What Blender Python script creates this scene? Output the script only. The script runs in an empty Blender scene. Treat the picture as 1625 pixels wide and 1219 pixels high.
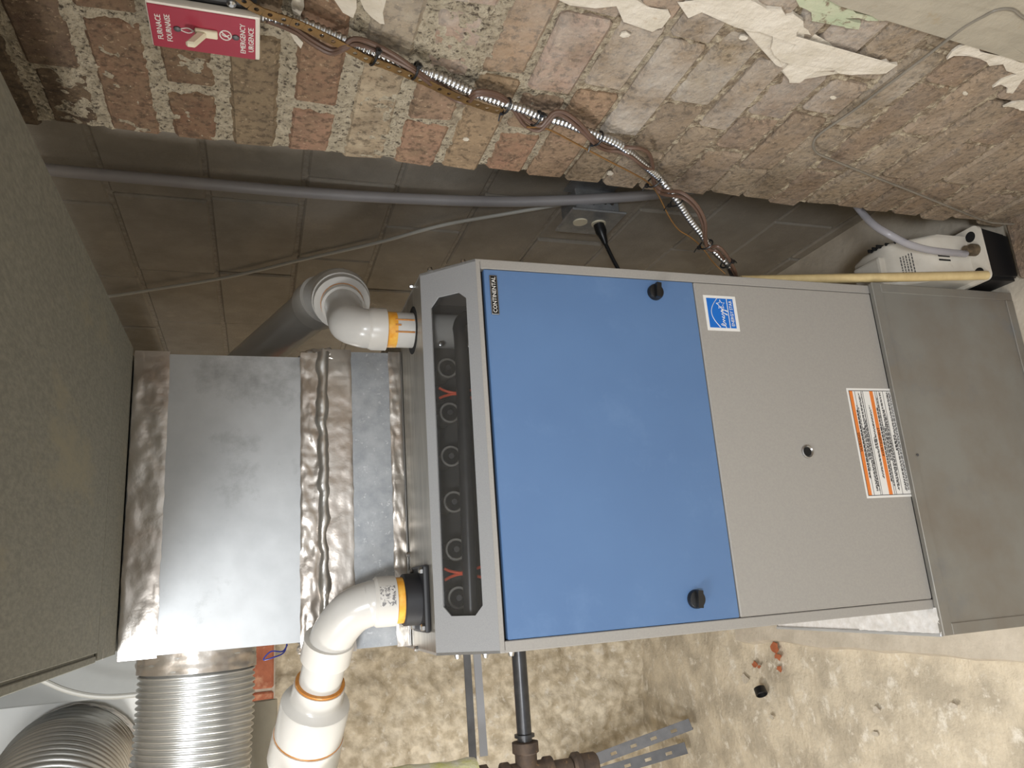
import bpy, bmesh, math, random
from mathutils import Vector, Matrix, noise
random.seed(7)
scene = bpy.context.scene
COL = scene.collection
PI = math.pi

# ------------------------------------------------------------------ camera
CAM = Vector((-0.216, -1.115, 1.537)); YAW, PITCH, ROLL, FPX = 0.2727, 0.3215, 0.0146, 1203.0
cyw, syw, cpt, spt = math.cos(YAW), math.sin(YAW), math.cos(PITCH), math.sin(PITCH)
FWD = Vector((syw * cpt, cyw * cpt, -spt)); R0 = Vector((cyw, -syw, 0)); U0 = R0.cross(FWD)
RIGHT = R0 * math.cos(ROLL) + U0 * math.sin(ROLL); UP = U0 * math.cos(ROLL) - R0 * math.sin(ROLL)
cam_d = bpy.data.cameras.new('camera'); cam = bpy.data.objects.new('camera', cam_d); COL.objects.link(cam)
cam_d.sensor_fit = 'HORIZONTAL'; cam_d.sensor_width = 36.0; cam_d.lens = FPX / 1625.0 * 36.0
cam_d.clip_start = 0.02
# the photograph is stored turned by a quarter: picture-right is down in the room, picture-up is right in the room
cx, cy_, cz = -UP, RIGHT, -FWD
cam.matrix_world = Matrix(((cx.x, cy_.x, cz.x, CAM.x), (cx.y, cy_.y, cz.y, CAM.y), (cx.z, cy_.z, cz.z, CAM.z), (0, 0, 0, 1)))
scene.camera = cam

def at(px, axis, val):
    """photo pixel -> point on the plane axis = val"""
    d = RIGHT * ((609.5 - px[1]) / FPX) + UP * ((812.5 - px[0]) / FPX) + FWD
    t = (val - CAM[axis]) / d[axis]
    return CAM + d * t
def at_plane(px, p0, n):
    d = RIGHT * ((609.5 - px[1]) / FPX) + UP * ((812.5 - px[0]) / FPX) + FWD
    return CAM + d * ((Vector(p0) - CAM).dot(n) / d.dot(n))

# ------------------------------------------------------------------ world, lamps, exposure
world = bpy.data.worlds.new('basement_ambient'); scene.world = world; world.use_nodes = True
bg = world.node_tree.nodes['Background']; bg.inputs[0].default_value = (0.97, 0.985, 1.0, 1); bg.inputs[1].default_value = 0.45
def lamp(name, loc, watts, radius, color):
    l = bpy.data.lights.new(name, 'POINT'); l.energy = watts; l.shadow_soft_size = radius; l.color = color
    o = bpy.data.objects.new(name, l); COL.objects.link(o); o.location = loc; return o
lamp('work_light', (-1.0, -0.70, 1.98), 16, 0.20, (0.93, 0.965, 1.0))
lamp('corner_bulb', (-1.35, 0.22, 1.50), 25, 0.10, (1.0, 0.985, 0.96))
lamp('ceiling_bulb', (-0.55, -1.9, 1.95), 50, 0.12, (0.93, 0.965, 1.0))
vs = scene.view_settings; vs.view_transform = 'Standard'; vs.look = 'None'; vs.gamma = 1.0; vs.use_curve_mapping = False
vs.exposure = 1.0

# ------------------------------------------------------------------ materials
def lin(c):
    return tuple(((v / 255.0) / 12.92 if v / 255.0 <= 0.04045 else ((v / 255.0 + 0.055) / 1.055) ** 2.4) for v in c) + (1.0,)
MATS = {}
def pm(name, c1, c2=None, scale=20.0, lo=0.35, hi=0.65, rough=0.6, metal=0.0, bump=None, c3=None, s3=5.0, lo3=0.55, hi3=0.7,
       spec=0.5, rough2=None, stretch=None, detail=6.0):
    m = bpy.data.materials.new(name); m.use_nodes = True; nt = m.node_tree; N = nt.nodes; L = nt.links
    b = N['Principled BSDF']; b.inputs['Roughness'].default_value = rough; b.inputs['Metallic'].default_value = metal
    b.inputs['Specular IOR Level'].default_value = spec
    geo = N.new('ShaderNodeNewGeometry'); src = geo.outputs['Position']
    if stretch:
        mp = N.new('ShaderNodeMapping'); mp.inputs['Scale'].default_value = stretch; L.new(src, mp.inputs['Vector']); src = mp.outputs[0]
    def nz(sc, lo, hi, det=detail, rg=0.6):
        n = N.new('ShaderNodeTexNoise'); n.inputs['Scale'].default_value = sc; n.inputs['Detail'].default_value = det
        n.inputs['Roughness'].default_value = rg; L.new(src, n.inputs['Vector'])
        r = N.new('ShaderNodeMapRange'); r.inputs['From Min'].default_value = lo; r.inputs['From Max'].default_value = hi
        L.new(n.outputs['Fac'], r.inputs['Value']); return r.outputs[0]
    def mix(f, a, c):
        x = N.new('ShaderNodeMix'); x.data_type = 'RGBA'; L.new(f, x.inputs['Factor'])
        for s, v in ((x.inputs[6], a), (x.inputs[7], c)):
            if isinstance(v, tuple): s.default_value = v
            else: L.new(v, s)
        return x.outputs[2]
    col = lin(c1)
    if c2 is not None: col = mix(nz(scale, lo, hi), col, lin(c2))
    if c3 is not None: col = mix(nz(s3, lo3, hi3, 8.0, 0.7), col, lin(c3))
    if isinstance(col, tuple): b.inputs['Base Color'].default_value = col
    else: L.new(col, b.inputs['Base Color'])
    if rough2 is not None:
        r = N.new('ShaderNodeMapRange'); L.new(nz(scale * 0.6, 0.3, 0.7), r.inputs['Value'])
        r.inputs['To Min'].default_value = rough; r.inputs['To Max'].default_value = rough2; L.new(r.outputs[0], b.inputs['Roughness'])
    if bump:
        n = N.new('ShaderNodeTexNoise'); n.inputs['Scale'].default_value = bump[0]; n.inputs['Detail'].default_value = 8; L.new(src, n.inputs['Vector'])
        bp = N.new('ShaderNodeBump'); bp.inputs['Strength'].default_value = bump[1]; bp.inputs['Distance'].default_value = bump[2]
        L.new(n.outputs['Fac'], bp.inputs['Height']); L.new(bp.outputs[0], b.inputs['Normal'])
    MATS[name] = m; return m

M_grey = pm('furnace_grey_paint', (162, 158, 152), (156, 152, 147), 300, rough=0.45, bump=(900, 0.08, 0.0005))
M_grey_d = pm('window_panel_grey', (152, 152, 152), (142, 142, 143), 700, rough=0.5, bump=(900, 0.08, 0.0005))
M_blue = pm('door_blue_paint', (92, 124, 167), (88, 119, 162), 4, rough=0.42, c3=(97, 128, 170), s3=9, bump=(900, 0.06, 0.0005))
M_black = pm('black_plastic', (26, 26, 27), rough=0.35)
M_rubber = pm('black_rubber', (34, 34, 37), rough=0.5)
M_gap = pm('dark_gap', (16, 15, 14), rough=0.9)
M_darkbox = pm('burner_box_steel', (66, 64, 62), (54, 52, 50), 20, rough=0.7)
M_pvc = pm('white_pvc', (200, 197, 192), (194, 191, 185), 6, rough=0.22)
M_pvc_d = pm('pvc_fitting', (202, 198, 191), rough=0.3)
M_glue = pm('orange_primer', (226, 150, 42), (240, 186, 84), 60, rough=0.3)
M_glue_d = pm('brown_primer', (176, 112, 46), (200, 140, 70), 90, rough=0.35)
M_galv = pm('galvanised_sheet', (192, 194, 195), (178, 180, 181), 9, rough=0.45, metal=0.6, c3=(150, 151, 151), s3=5, rough2=0.55, bump=(500, 0.05, 0.0004))
M_galv_b = pm('galvanised_spangle', (176, 178, 180), (156, 159, 162), 45, rough=0.45, metal=0.7, c3=(200, 201, 202), s3=120, lo3=0.6, hi3=0.66, rough2=0.6)
M_base = pm('dull_galvanised_base', (150, 149, 144), (138, 130, 120), 5, lo=0.4, hi=0.7, rough=0.5, metal=0.55, c3=(132, 134, 136), s3=3.5, rough2=0.6)
M_trunk = pm('dusty_duct', (128, 126, 114), (110, 108, 98), 260, rough=0.7, metal=0.25, stretch=(1.0, 0.35, 1.0), c3=(134, 128, 108), s3=9)
M_topplate = pm('cabinet_top_steel', (172, 168, 158), (146, 142, 134), 30, rough=0.4, metal=0.7, stretch=(0.3, 3, 1))
M_foil = pm('aluminium_foil_tape', (204, 198, 190), (190, 180, 170), 12, rough=0.32, metal=0.88, bump=(60, 0.35, 0.002), c3=(180, 164, 150), s3=7, lo3=0.52, hi3=0.75)
M_foil_s = pm('smooth_foil_tape', (208, 206, 202), (196, 190, 182), 14, rough=0.3, metal=0.9, bump=(40, 0.25, 0.004))
M_foil_b = pm('bright_foil_tape', (236, 236, 236), (214, 212, 208), 60, rough=0.4, metal=0.35, bump=(80, 0.4, 0.002))
M_rustflake = pm('rust_flake_orange', (182, 108, 72), (160, 92, 60), 60, rough=0.9)
M_flex = pm('aluminium_flex', (214, 214, 212), (204, 204, 202), 20, rough=0.34, metal=0.92)
M_mort = None
M_steel = pm('zinc_steel', (190, 190, 190), rough=0.28, metal=1.0)
M_darksteel = pm('dark_steel', (92, 92, 94), (80, 80, 82), 30, rough=0.5, metal=0.4)
M_lightsteel = pm('painted_steel', (140, 141, 145), rough=0.5, metal=0.3)
M_iron = pm('black_iron_pipe', (52, 52, 54), (64, 64, 66), 60, rough=0.32, metal=0.4)
M_rust = pm('rusty_malleable_iron', (96, 80, 66), (70, 60, 54), 40, rough=0.75, metal=0.3, c3=(150, 120, 88), s3=60, lo3=0.6, hi3=0.7, bump=(120, 0.4, 0.002))
M_brownwire = pm('brown_wire_jacket', (98, 74, 60), (90, 68, 56), 20, rough=0.42)
M_strap = pm('bronze_strap', (128, 98, 56), (104, 80, 48), 50, rough=0.4, metal=0.6)
M_copper = pm('bronze_wire', (140, 104, 62), rough=0.4, metal=0.5)
M_greytube = pm('grey_vinyl_tube', (168, 164, 164), (158, 154, 155), 8, rough=0.4)
M_thintube = pm('thin_smoky_tube', (128, 120, 108), (110, 104, 94), 20, rough=0.25)
M_whitecable = pm('white_cable_jacket', (196, 194, 186), rough=0.45)
M_red = pm('switch_plate_red', (158, 40, 62), (150, 36, 56), 12, rough=0.4)
M_white = pm('white_print', (232, 228, 222), rough=0.5)
M_plate = pm('ivory_plate_edge', (214, 206, 194), rough=0.4)
M_ivory = pm('ivory_toggle', (226, 216, 190), rough=0.35)
M_sticker = pm('sticker_paper', (232, 230, 226), rough=0.4)
M_sblue = pm('sticker_blue', (22, 108, 200), rough=0.35)
M_orange = pm('label_orange', (226, 126, 52), rough=0.5)
M_ink = pm('label_ink', (64, 62, 62), rough=0.6)
M_pump = pm('pump_white_plastic', (218, 212, 200), (206, 198, 184), 14, rough=0.45, c3=(188, 178, 160), s3=22, lo3=0.62, hi3=0.8)
M_tank = pm('pump_black_tank', (24, 24, 26), rough=0.45)
M_beige = pm('yellowed_pvc', (214, 192, 142), (196, 172, 124), 30, rough=0.4)
M_yellow = pm('yellow_pipe_wrap', (206, 202, 166), (196, 198, 120), 25, rough=0.8, c3=(214, 212, 204), s3=12, lo3=0.45, hi3=0.6, bump=(150, 0.5, 0.004))
M_tan = pm('grey_beige_pipe', (188, 184, 172), (176, 172, 160), 12, rough=0.6)
M_wire_o = pm('orange_wire', (220, 88, 54), rough=0.4)
M_bwire = pm('blue_wire', (44, 52, 130), rough=0.4)
M_burner = pm('burner_steel', (176, 172, 164), (150, 146, 138), 40, rough=0.4, metal=0.5)
M_whitepaint = pm('white_wall_paint', (226, 226, 222), (216, 216, 212), 4, rough=0.7)
M_greypaint = pm('grey_board_paint', (150, 151, 148), (142, 143, 140), 5, rough=0.7)
M_ceil = pm('ceiling_boards', (150, 140, 124), (120, 110, 96), 5, rough=0.9)
M_plaster = pm('plaster_residue', (206, 197, 183), (190, 180, 163), 25, rough=0.85, bump=(90, 0.7, 0.005), c3=(176, 158, 136), s3=40, lo3=0.62, hi3=0.72)
M_plaster_b = pm('beige_plaster', (160, 151, 134), (148, 140, 124), 9, rough=0.9, bump=(60, 0.5, 0.005), c3=(150, 136, 112), s3=22, lo3=0.6, hi3=0.7)
M_patina = pm('pale_green_paint', (158, 168, 138), (176, 176, 150), 30, rough=0.8, bump=(90, 0.4, 0.003), c3=(120, 106, 86), s3=45, lo3=0.52, hi3=0.6)
M_floor = pm('rough_concrete_floor', (214, 202, 180), (180, 169, 150), 8, lo=0.40, hi=0.62, rough=0.9, bump=(75, 0.8, 0.005), c3=(228, 221, 207), s3=20, lo3=0.54, hi3=0.66)
M_pad = pm('pale_concrete_pad', (206, 196, 180), (186, 176, 160), 9, rough=0.9, bump=(50, 0.5, 0.006))
M_stone = pm('rubble_stone_plaster', (228, 216, 194), (184, 170, 146), 24, lo=0.36, hi=0.62, rough=0.95, bump=(60, 0.7, 0.006), c3=(226, 218, 204), s3=30, lo3=0.56, hi3=0.66)
M_redbrick = pm('orange_brick', (196, 122, 92), (168, 100, 76), 14, rough=0.9, bump=(80, 0.6, 0.005), c3=(210, 160, 130), s3=20)
M_conc_l = pm('plain_concrete_wall', (176, 166, 148), (156, 146, 128), 6, rough=0.95)
M_block = pm('grey_concrete_block', (158, 150, 138), (142, 135, 124), 12, rough=0.95, bump=(160, 0.5, 0.003), c3=(168, 158, 144), s3=6)
M_blockm = pm('block_mortar', (168, 160, 148), (146, 138, 126), 60, rough=0.95, bump=(90, 0.8, 0.006))

def brick_material():
    m = bpy.data.materials.new('old_brick'); m.use_nodes = True; nt = m.node_tree; N = nt.nodes; L = nt.links
    b = N['Principled BSDF']; b.inputs['Roughness'].default_value = 0.92; b.inputs['Specular IOR Level'].default_value = 0.25
    oi = N.new('ShaderNodeObjectInfo'); geo = N.new('ShaderNodeNewGeometry')
    def nz(sc, lo, hi, det=8, rg=0.65):
        n = N.new('ShaderNodeTexNoise'); n.inputs['Scale'].default_value = sc; n.inputs['Detail'].default_value = det; n.inputs['Roughness'].default_value = rg
        L.new(geo.outputs['Position'], n.inputs['Vector']); r = N.new('ShaderNodeMapRange')
        r.inputs['From Min'].default_value = lo; r.inputs['From Max'].default_value = hi; L.new(n.outputs['Fac'], r.inputs['Value']); return r.outputs[0]
    def mix(f, a, c, mode='MIX'):
        x = N.new('ShaderNodeMix'); x.data_type = 'RGBA'; x.blend_type = mode
        if isinstance(f, float): x.inputs['Factor'].default_value = f
        else: L.new(f, x.inputs['Factor'])
        for s, v in ((x.inputs[6], a), (x.inputs[7], c)):
            if isinstance(v, tuple): s.default_value = v
            else: L.new(v, s)
        return x.outputs[2]
    def mul(a, c):
        x = N.new('ShaderNodeMath'); x.operation = 'MULTIPLY'; L.new(a, x.inputs[0])
        if isinstance(c, float): x.inputs[1].default_value = c
        else: L.new(c, x.inputs[1])
        return x.outputs[0]
    col = mix(mul(nz(30, 0.35, 0.65), 0.6), oi.outputs['Color'], lin((136, 116, 92)))
    col = mix(mul(nz(16, 0.42, 0.66), 0.5), col, lin((96, 82, 68)))           # soot
    col = mix(mul(nz(110, 0.50, 0.62), 0.6), col, lin((62, 53, 44)))        # pits
    col = mix(mul(nz(160, 0.60, 0.66), 0.5), col, lin((186, 164, 136)))      # grains
    col = mix(mul(nz(14, 0.30, 0.66), oi.outputs['Alpha']), col, lin((188, 181, 172)))   # old limewash
    L.new(col, b.inputs['Base Color'])
    n = N.new('ShaderNodeTexNoise'); n.inputs['Scale'].default_value = 130; n.inputs['Detail'].default_value = 8; L.new(geo.outputs['Position'], n.inputs['Vector'])
    n2 = N.new('ShaderNodeTexNoise'); n2.inputs['Scale'].default_value = 28; n2.inputs['Detail'].default_value = 4; L.new(geo.outputs['Position'], n2.inputs['Vector'])
    ad = N.new('ShaderNodeMath'); ad.operation = 'MULTIPLY_ADD'; L.new(n2.outputs['Fac'], ad.inputs[0]); ad.inputs[1].default_value = 1.6; L.new(n.outputs['Fac'], ad.inputs[2])
    bp = N.new('ShaderNodeBump'); bp.inputs['Strength'].default_value = 0.9; bp.inputs['Distance'].default_value = 0.0035
    L.new(ad.outputs[0], bp.inputs['Height']); L.new(bp.outputs[0], b.inputs['Normal'])
    return m
M_brick = brick_material()
def mortar_material():
    m = pm('sandy_mortar', (188, 176, 154), (160, 148, 126), 60, rough=0.95, bump=(150, 1.0, 0.012), c3=(78, 68, 56), s3=150, lo3=0.52, hi3=0.62)
    nt = m.node_tree; N = nt.nodes; L = nt.links; b = N['Principled BSDF']
    old = b.inputs['Base Color'].links[0].from_socket
    geo = N.new('ShaderNodeNewGeometry'); sx = N.new('ShaderNodeSeparateXYZ'); L.new(geo.outputs['Position'], sx.inputs[0])
    n = N.new('ShaderNodeTexNoise'); n.inputs['Scale'].default_value = 9; n.inputs['Detail'].default_value = 6; L.new(geo.outputs['Position'], n.inputs['Vector'])
    a = N.new('ShaderNodeMath'); a.operation = 'MULTIPLY_ADD'; L.new(n.outputs['Fac'], a.inputs[0]); a.inputs[1].default_value = 0.9; L.new(sx.outputs[2], a.inputs[2])
    r = N.new('ShaderNodeMapRange'); r.inputs['From Min'].default_value = 1.72; r.inputs['From Max'].default_value = 1.42; L.new(a.outputs[0], r.inputs['Value'])
    x = N.new('ShaderNodeMix'); x.data_type = 'RGBA'; L.new(r.outputs[0], x.inputs['Factor']); L.new(old, x.inputs[6])
    n2 = N.new('ShaderNodeTexNoise'); n2.inputs['Scale'].default_value = 70; n2.inputs['Detail'].default_value = 8; L.new(geo.outputs['Position'], n2.inputs['Vector'])
    y = N.new('ShaderNodeMix'); y.data_type = 'RGBA'; r2 = N.new('ShaderNodeMapRange'); r2.inputs['From Min'].default_value = 0.45; r2.inputs['From Max'].default_value = 0.62
    L.new(n2.outputs['Fac'], r2.inputs['Value']); L.new(r2.outputs[0], y.inputs['Factor']); y.inputs[6].default_value = lin((128, 112, 92)); y.inputs[7].default_value = lin((178, 164, 140))
    L.new(y.outputs[2], x.inputs[7]); L.new(x.outputs[2], b.inputs['Base Color'])       # older, dirtier pointing in the lower courses
    return m
M_mort = mortar_material()
def clear_material(name, tint, gloss=0.12, rough=0.08):
    m = bpy.data.materials.new(name); m.use_nodes = True; nt = m.node_tree; N = nt.nodes; L = nt.links
    out = N['Material Output']; N.remove(N['Principled BSDF'])
    t = N.new('ShaderNodeBsdfTransparent'); t.inputs[0].default_value = tint
    g = N.new('ShaderNodeBsdfGlossy'); g.inputs['Roughness'].default_value = rough; g.inputs[0].default_value = (0.9, 0.9, 0.9, 1)
    f = N.new('ShaderNodeFresnel'); f.inputs[0].default_value = 1.45
    ma = N.new('ShaderNodeMath'); ma.operation = 'ADD'; L.new(f.outputs[0], ma.inputs[0]); ma.inputs[1].default_value = gloss
    x = N.new('ShaderNodeMixShader'); L.new(ma.outputs[0], x.inputs[0]); L.new(t.outputs[0], x.inputs[1]); L.new(g.outputs[0], x.inputs[2]); L.new(x.outputs[0], out.inputs[0])
    return m
M_pane = clear_material('dusty_window_acrylic', (0.92, 0.92, 0.92, 1), 0.0, 0.12)
def dust(m):
    N = m.node_tree.nodes; L = m.node_tree.links; out = N['Material Output']; src = out.inputs[0].links[0].from_socket
    d = N.new('ShaderNodeBsdfDiffuse'); d.inputs[0].default_value = lin((150, 147, 142)); x = N.new('ShaderNodeMixShader'); x.inputs[0].default_value = 0.05
    L.new(src, x.inputs[1]); L.new(d.outputs[0], x.inputs[2]); L.new(x.outputs[0], out.inputs[0])
dust(M_pane)
def vinyl_material():
    m = bpy.data.materials.new('clear_vinyl'); m.use_nodes = True; nt = m.node_tree; N = nt.nodes; L = nt.links
    b = N['Principled BSDF']; b.inputs['Base Color'].default_value = lin((186, 184, 190)); b.inputs['Roughness'].default_value = 0.2
    out = N['Material Output']; t = N.new('ShaderNodeBsdfTransparent'); t.inputs[0].default_value = (0.9, 0.9, 0.92, 1)
    x = N.new('ShaderNodeMixShader'); x.inputs[0].default_value = 0.5; L.new(t.outputs[0], x.inputs[1]); L.new(b.outputs[0], x.inputs[2]); L.new(x.outputs[0], out.inputs[0])
    return m
M_vinyl = vinyl_material()

# ------------------------------------------------------------------ helpers
def tag(o, label=None, cat=None, group=None, kind=None):
    if label: o['label'] = label
    if cat: o['category'] = cat
    if group: o['group'] = group
    if kind: o['kind'] = kind
    return o
def thing(name, label, cat, loc, group=None):
    o = bpy.data.objects.new(name, None); COL.objects.link(o); o.location = loc; o.empty_display_size = 0.05
    return tag(o, label, cat, group)
def link(name, me, m, parent=None, smooth=False):
    o = bpy.data.objects.new(name, me); COL.objects.link(o)
    if m is not None: me.materials.append(m)
    if smooth:
        for f in me.polygons: f.use_smooth = True
    if parent is not None:
        o.parent = parent
        if parent.type == 'EMPTY': o.matrix_parent_inverse = Matrix.Translation(-Vector(parent.location))
    return o
def from_bm(name, bm, m, parent=None, smooth=False):
    bmesh.ops.recalc_face_normals(bm, faces=bm.faces)
    me = bpy.data.meshes.new(name); bm.to_mesh(me); bm.free(); return link(name, me, m, parent, smooth)
def add_box(bm, x0, x1, y0, y1, z0, z1):
    v = [bm.verts.new(p) for p in ((x0, y0, z0), (x1, y0, z0), (x1, y1, z0), (x0, y1, z0), (x0, y0, z1), (x1, y0, z1), (x1, y1, z1), (x0, y1, z1))]
    for f in ((0, 3, 2, 1), (4, 5, 6, 7), (0, 1, 5, 4), (1, 2, 6, 5), (2, 3, 7, 6), (3, 0, 4, 7)): bm.faces.new([v[i] for i in f])
    return v
def box(name, x0, x1, y0, y1, z0, z1, m, parent=None, bevel=0.0, segs=1):
    bm = bmesh.new(); add_box(bm, x0, x1, y0, y1, z0, z1)
    if bevel: bmesh.ops.bevel(bm, geom=bm.edges[:] + bm.verts[:], offset=bevel, segments=segs, affect='EDGES', profile=0.6)
    return from_bm(name, bm, m, parent)
def catmull(pts, n):
    P = [Vector(p) for p in pts]
    if len(P) < 3: return [P[0].lerp(P[-1], i / n) for i in range(n + 1)]
    out = []
    for i in range(len(P) - 1):
        a = P[i - 1] if i else P[0] * 2 - P[1]; b, c = P[i], P[i + 1]; d = P[i + 2] if i + 2 < len(P) else P[-1] * 2 - P[-2]
        for k in range(n):
            t = k / n
            out.append(0.5 * ((2 * b) + (c - a) * t + (2 * a - 5 * b + 4 * c - d) * t * t + (3 * b - a - 3 * c + d) * t * t * t))
    out.append(P[-1]); return out
def sweep(bm, pts, rad, segs=12, caps=True):
    n = len(pts); rings = []
    t0 = (pts[1] - pts[0]).normalized(); u = t0.orthogonal().normalized()
    for i, p in enumerate(pts):
        t = (pts[min(i + 1, n - 1)] - pts[max(i - 1, 0)]).normalized()
        u = (u - t * u.dot(t)).normalized(); w = t.cross(u)
        r = rad(i / (n - 1), i) if callable(rad) else rad
        rings.append([bm.verts.new(p + (u * math.cos(2 * PI * k / segs) + w * math.sin(2 * PI * k / segs)) * r) for k in range(segs)])
    for i in range(n - 1):
        for k in range(segs):
            bm.faces.new((rings[i][k], rings[i][(k + 1) % segs], rings[i + 1][(k + 1) % segs], rings[i + 1][k]))
    if caps:
        bm.faces.new(rings[0][::-1]); bm.faces.new(rings[-1])
def autosmooth(o, ang=0.7):
    me = o.data
    for f in me.polygons: f.use_smooth = True
    bm = bmesh.new(); bm.from_mesh(me)
    for e in bm.edges:
        e.smooth = not (len(e.link_faces) == 2 and e.calc_face_angle(0) > ang)
    bm.to_mesh(me); bm.free(); return o
def tube(name, pts, rad, m, parent=None, segs=12, n=0):
    P = catmull(pts, n) if n else [Vector(p) for p in pts]
    bm = bmesh.new(); sweep(bm, P, rad, segs); return autosmooth(from_bm(name, bm, m, parent))
def cyl(name, a, b, r, m, parent=None, segs=20, r2=None):
    a, b = Vector(a), Vector(b); bm = bmesh.new()
    sweep(bm, [a, b], (lambda t, i: r if i == 0 else (r2 if r2 is not None else r)), segs)
    return autosmooth(from_bm(name, bm, m, parent))
def lathe(name, p0, axis, prof, m, parent=None, segs=28):
    """prof: list of (distance along axis, radius); closed with caps"""
    axis = Vector(axis).normalized(); u = axis.orthogonal().normalized(); w = axis.cross(u); p0 = Vector(p0); bm = bmesh.new(); R = []
    for d, r in prof:
        R.append([bm.verts.new(p0 + axis * d + (u * math.cos(2 * PI * k / segs) + w * math.sin(2 * PI * k / segs)) * r) for k in range(segs)])
    for i in range(len(R) - 1):
        for k in range(segs): bm.faces.new((R[i][k], R[i][(k + 1) % segs], R[i + 1][(k + 1) % segs], R[i + 1][k]))
    bm.faces.new(R[0][::-1]); bm.faces.new(R[-1])
    return autosmooth(from_bm(name, bm, m, parent), 0.5)
def prism(name, poly, thick, m, parent=None):
    """poly: points in order on a plane; thick: offset vector"""
    bm = bmesh.new(); t = Vector(thick); a = [bm.verts.new(Vector(p)) for p in poly]; b = [bm.verts.new(Vector(p) + t) for p in poly]; n = len(a)
    f1 = bm.faces.new(a); f2 = bm.faces.new(b[::-1])
    for i in range(n): bm.faces.new((a[i], a[(i + 1) % n], b[(i + 1) % n], b[i]))
    bmesh.ops.triangulate(bm, faces=[f1, f2])
    return from_bm(name, bm, m, parent)
def grid(name, o, eu, ev, nu, nv, disp, m, parent=None, smooth=True):
    o, eu, ev = Vector(o), Vector(eu), Vector(ev); nrm = eu.cross(ev).normalized(); vs_, fs = [], []
    for j in range(nv + 1):
        for i in range(nu + 1):
            p = o + eu * (i / nu) + ev * (j / nv); vs_.append(p + nrm * disp(p, i / nu, j / nv))
    for j in range(nv):
        for i in range(nu): a = j * (nu + 1) + i; fs.append((a, a + 1, a + nu + 2, a + nu + 1))
    me = bpy.data.meshes.new(name); me.from_pydata(vs_, [], fs); me.update(); return link(name, me, m, parent, smooth)
def nz(p, s, oct_=4):
    return noise.fractal(Vector(p) * s, 1.0, 2.0, oct_)
def lettering(name, body, size, org, right, up, m, parent=None, align='CENTER', depth=0.0004, bold=0.0, xs=1.0):
    cu = bpy.data.curves.new(name, 'FONT'); cu.body = body; cu.size = size; cu.align_x = align; cu.align_y = 'CENTER'; cu.extrude = depth; cu.offset = bold
    cu.resolution_u = 2
    tmp = bpy.data.objects.new('tmp_text', cu); COL.objects.link(tmp)
    dg = bpy.context.evaluated_depsgraph_get(); dg.update(); me = bpy.data.meshes.new_from_object(tmp.evaluated_get(dg))
    bpy.data.objects.remove(tmp); bpy.data.curves.remove(cu)
    r, u = Vector(right).normalized() * xs, Vector(up).normalized(); nn = Vector(right).normalized().cross(u); org = Vector(org)
    for v in me.vertices: v.co = org + r * v.co.x + u * v.co.y + nn * v.co.z
    me.name = name; me.materials.clear(); return link(name, me, m, parent)
X, Y, Z = Vector((1, 0, 0)), Vector((0, 1, 0)), Vector((0, 0, 1))

# ================================================================== SETTING
XB, XG, YB = 0.45, 0.66, 1.95            # brick face, grey block face, back wall
fl = grid('floor', (-2.6, -2.6, 0), (3.3, 0, 0), (0, 4.75, 0), 130, 180, lambda p, a, b: 0.010 * nz(p, 5) + 0.004 * nz(p, 22) - 0.006, M_floor); tag(fl, kind='structure')
def pad_disp(p, a, b): return 0.003 * nz(p, 16)
pv = []
pad = bmesh.new()
edge = [(-0.445 + 0.012 * nz((i * 0.13, 3, 0), 3), -0.9 + i * (2.1 / 30)) for i in range(31)]
top = [pad.verts.new((x, y, 0.012 + 0.002 * nz((x, y, 0), 9))) for x, y in edge]; low = [pad.verts.new((x - 0.012, y, -0.02)) for x, y in edge]
far = [pad.verts.new((0.66, y, 0.012)) for x, y in edge]
for i in range(30):
    pad.faces.new((low[i], low[i + 1], top[i + 1], top[i])); pad.faces.new((top[i], top[i + 1], far[i + 1], far[i]))
pad_o = from_bm('concrete_pad', pad, M_pad, fl)
def chip(name, px, r, m, seed):
    rr = random.Random(seed); c = at(px, 2, 0.003); n = 9
    poly = [c + Vector((math.cos(2 * PI * k / n) * r * rr.uniform(0.5, 1.2), math.sin(2 * PI * k / n) * r * 1.5 * rr.uniform(0.5, 1.2), 0)) for k in range(n)]
    return prism(name, poly, (0, 0, 0.0025), m, fl)
for k, (q, r) in enumerate([((1229, 1028), .016), ((1235, 1042), .012), ((1198, 1055), .010), ((1237, 1061), .010), ((1205, 1058), .006)]): chip('rust_flake', q, r, M_rustflake, k)
for k, (q, r) in enumerate([((1392, 1127), .009), ((1515, 1120), .009), ((1182, 1077), .014), ((1480, 1028), .007), ((1225, 1138), .008), ((1390, 1165), .008)]): chip('paint_flake', q, r, M_plaster, 20 + k)

def stone(p, a, b):
    v = 0.030 * nz(p, 3.2, 5) + 0.026 * abs(nz(p + Vector((7, 1, 2)), 8, 4)) + 0.007 * nz(p, 24, 4)
    return v
wb = grid('wall_back', (-2.6, YB + 0.02, -0.03), (3.3, 0, 0), (0, 0, 2.35), 300, 220, stone, M_stone); tag(wb, kind='structure')
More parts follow.
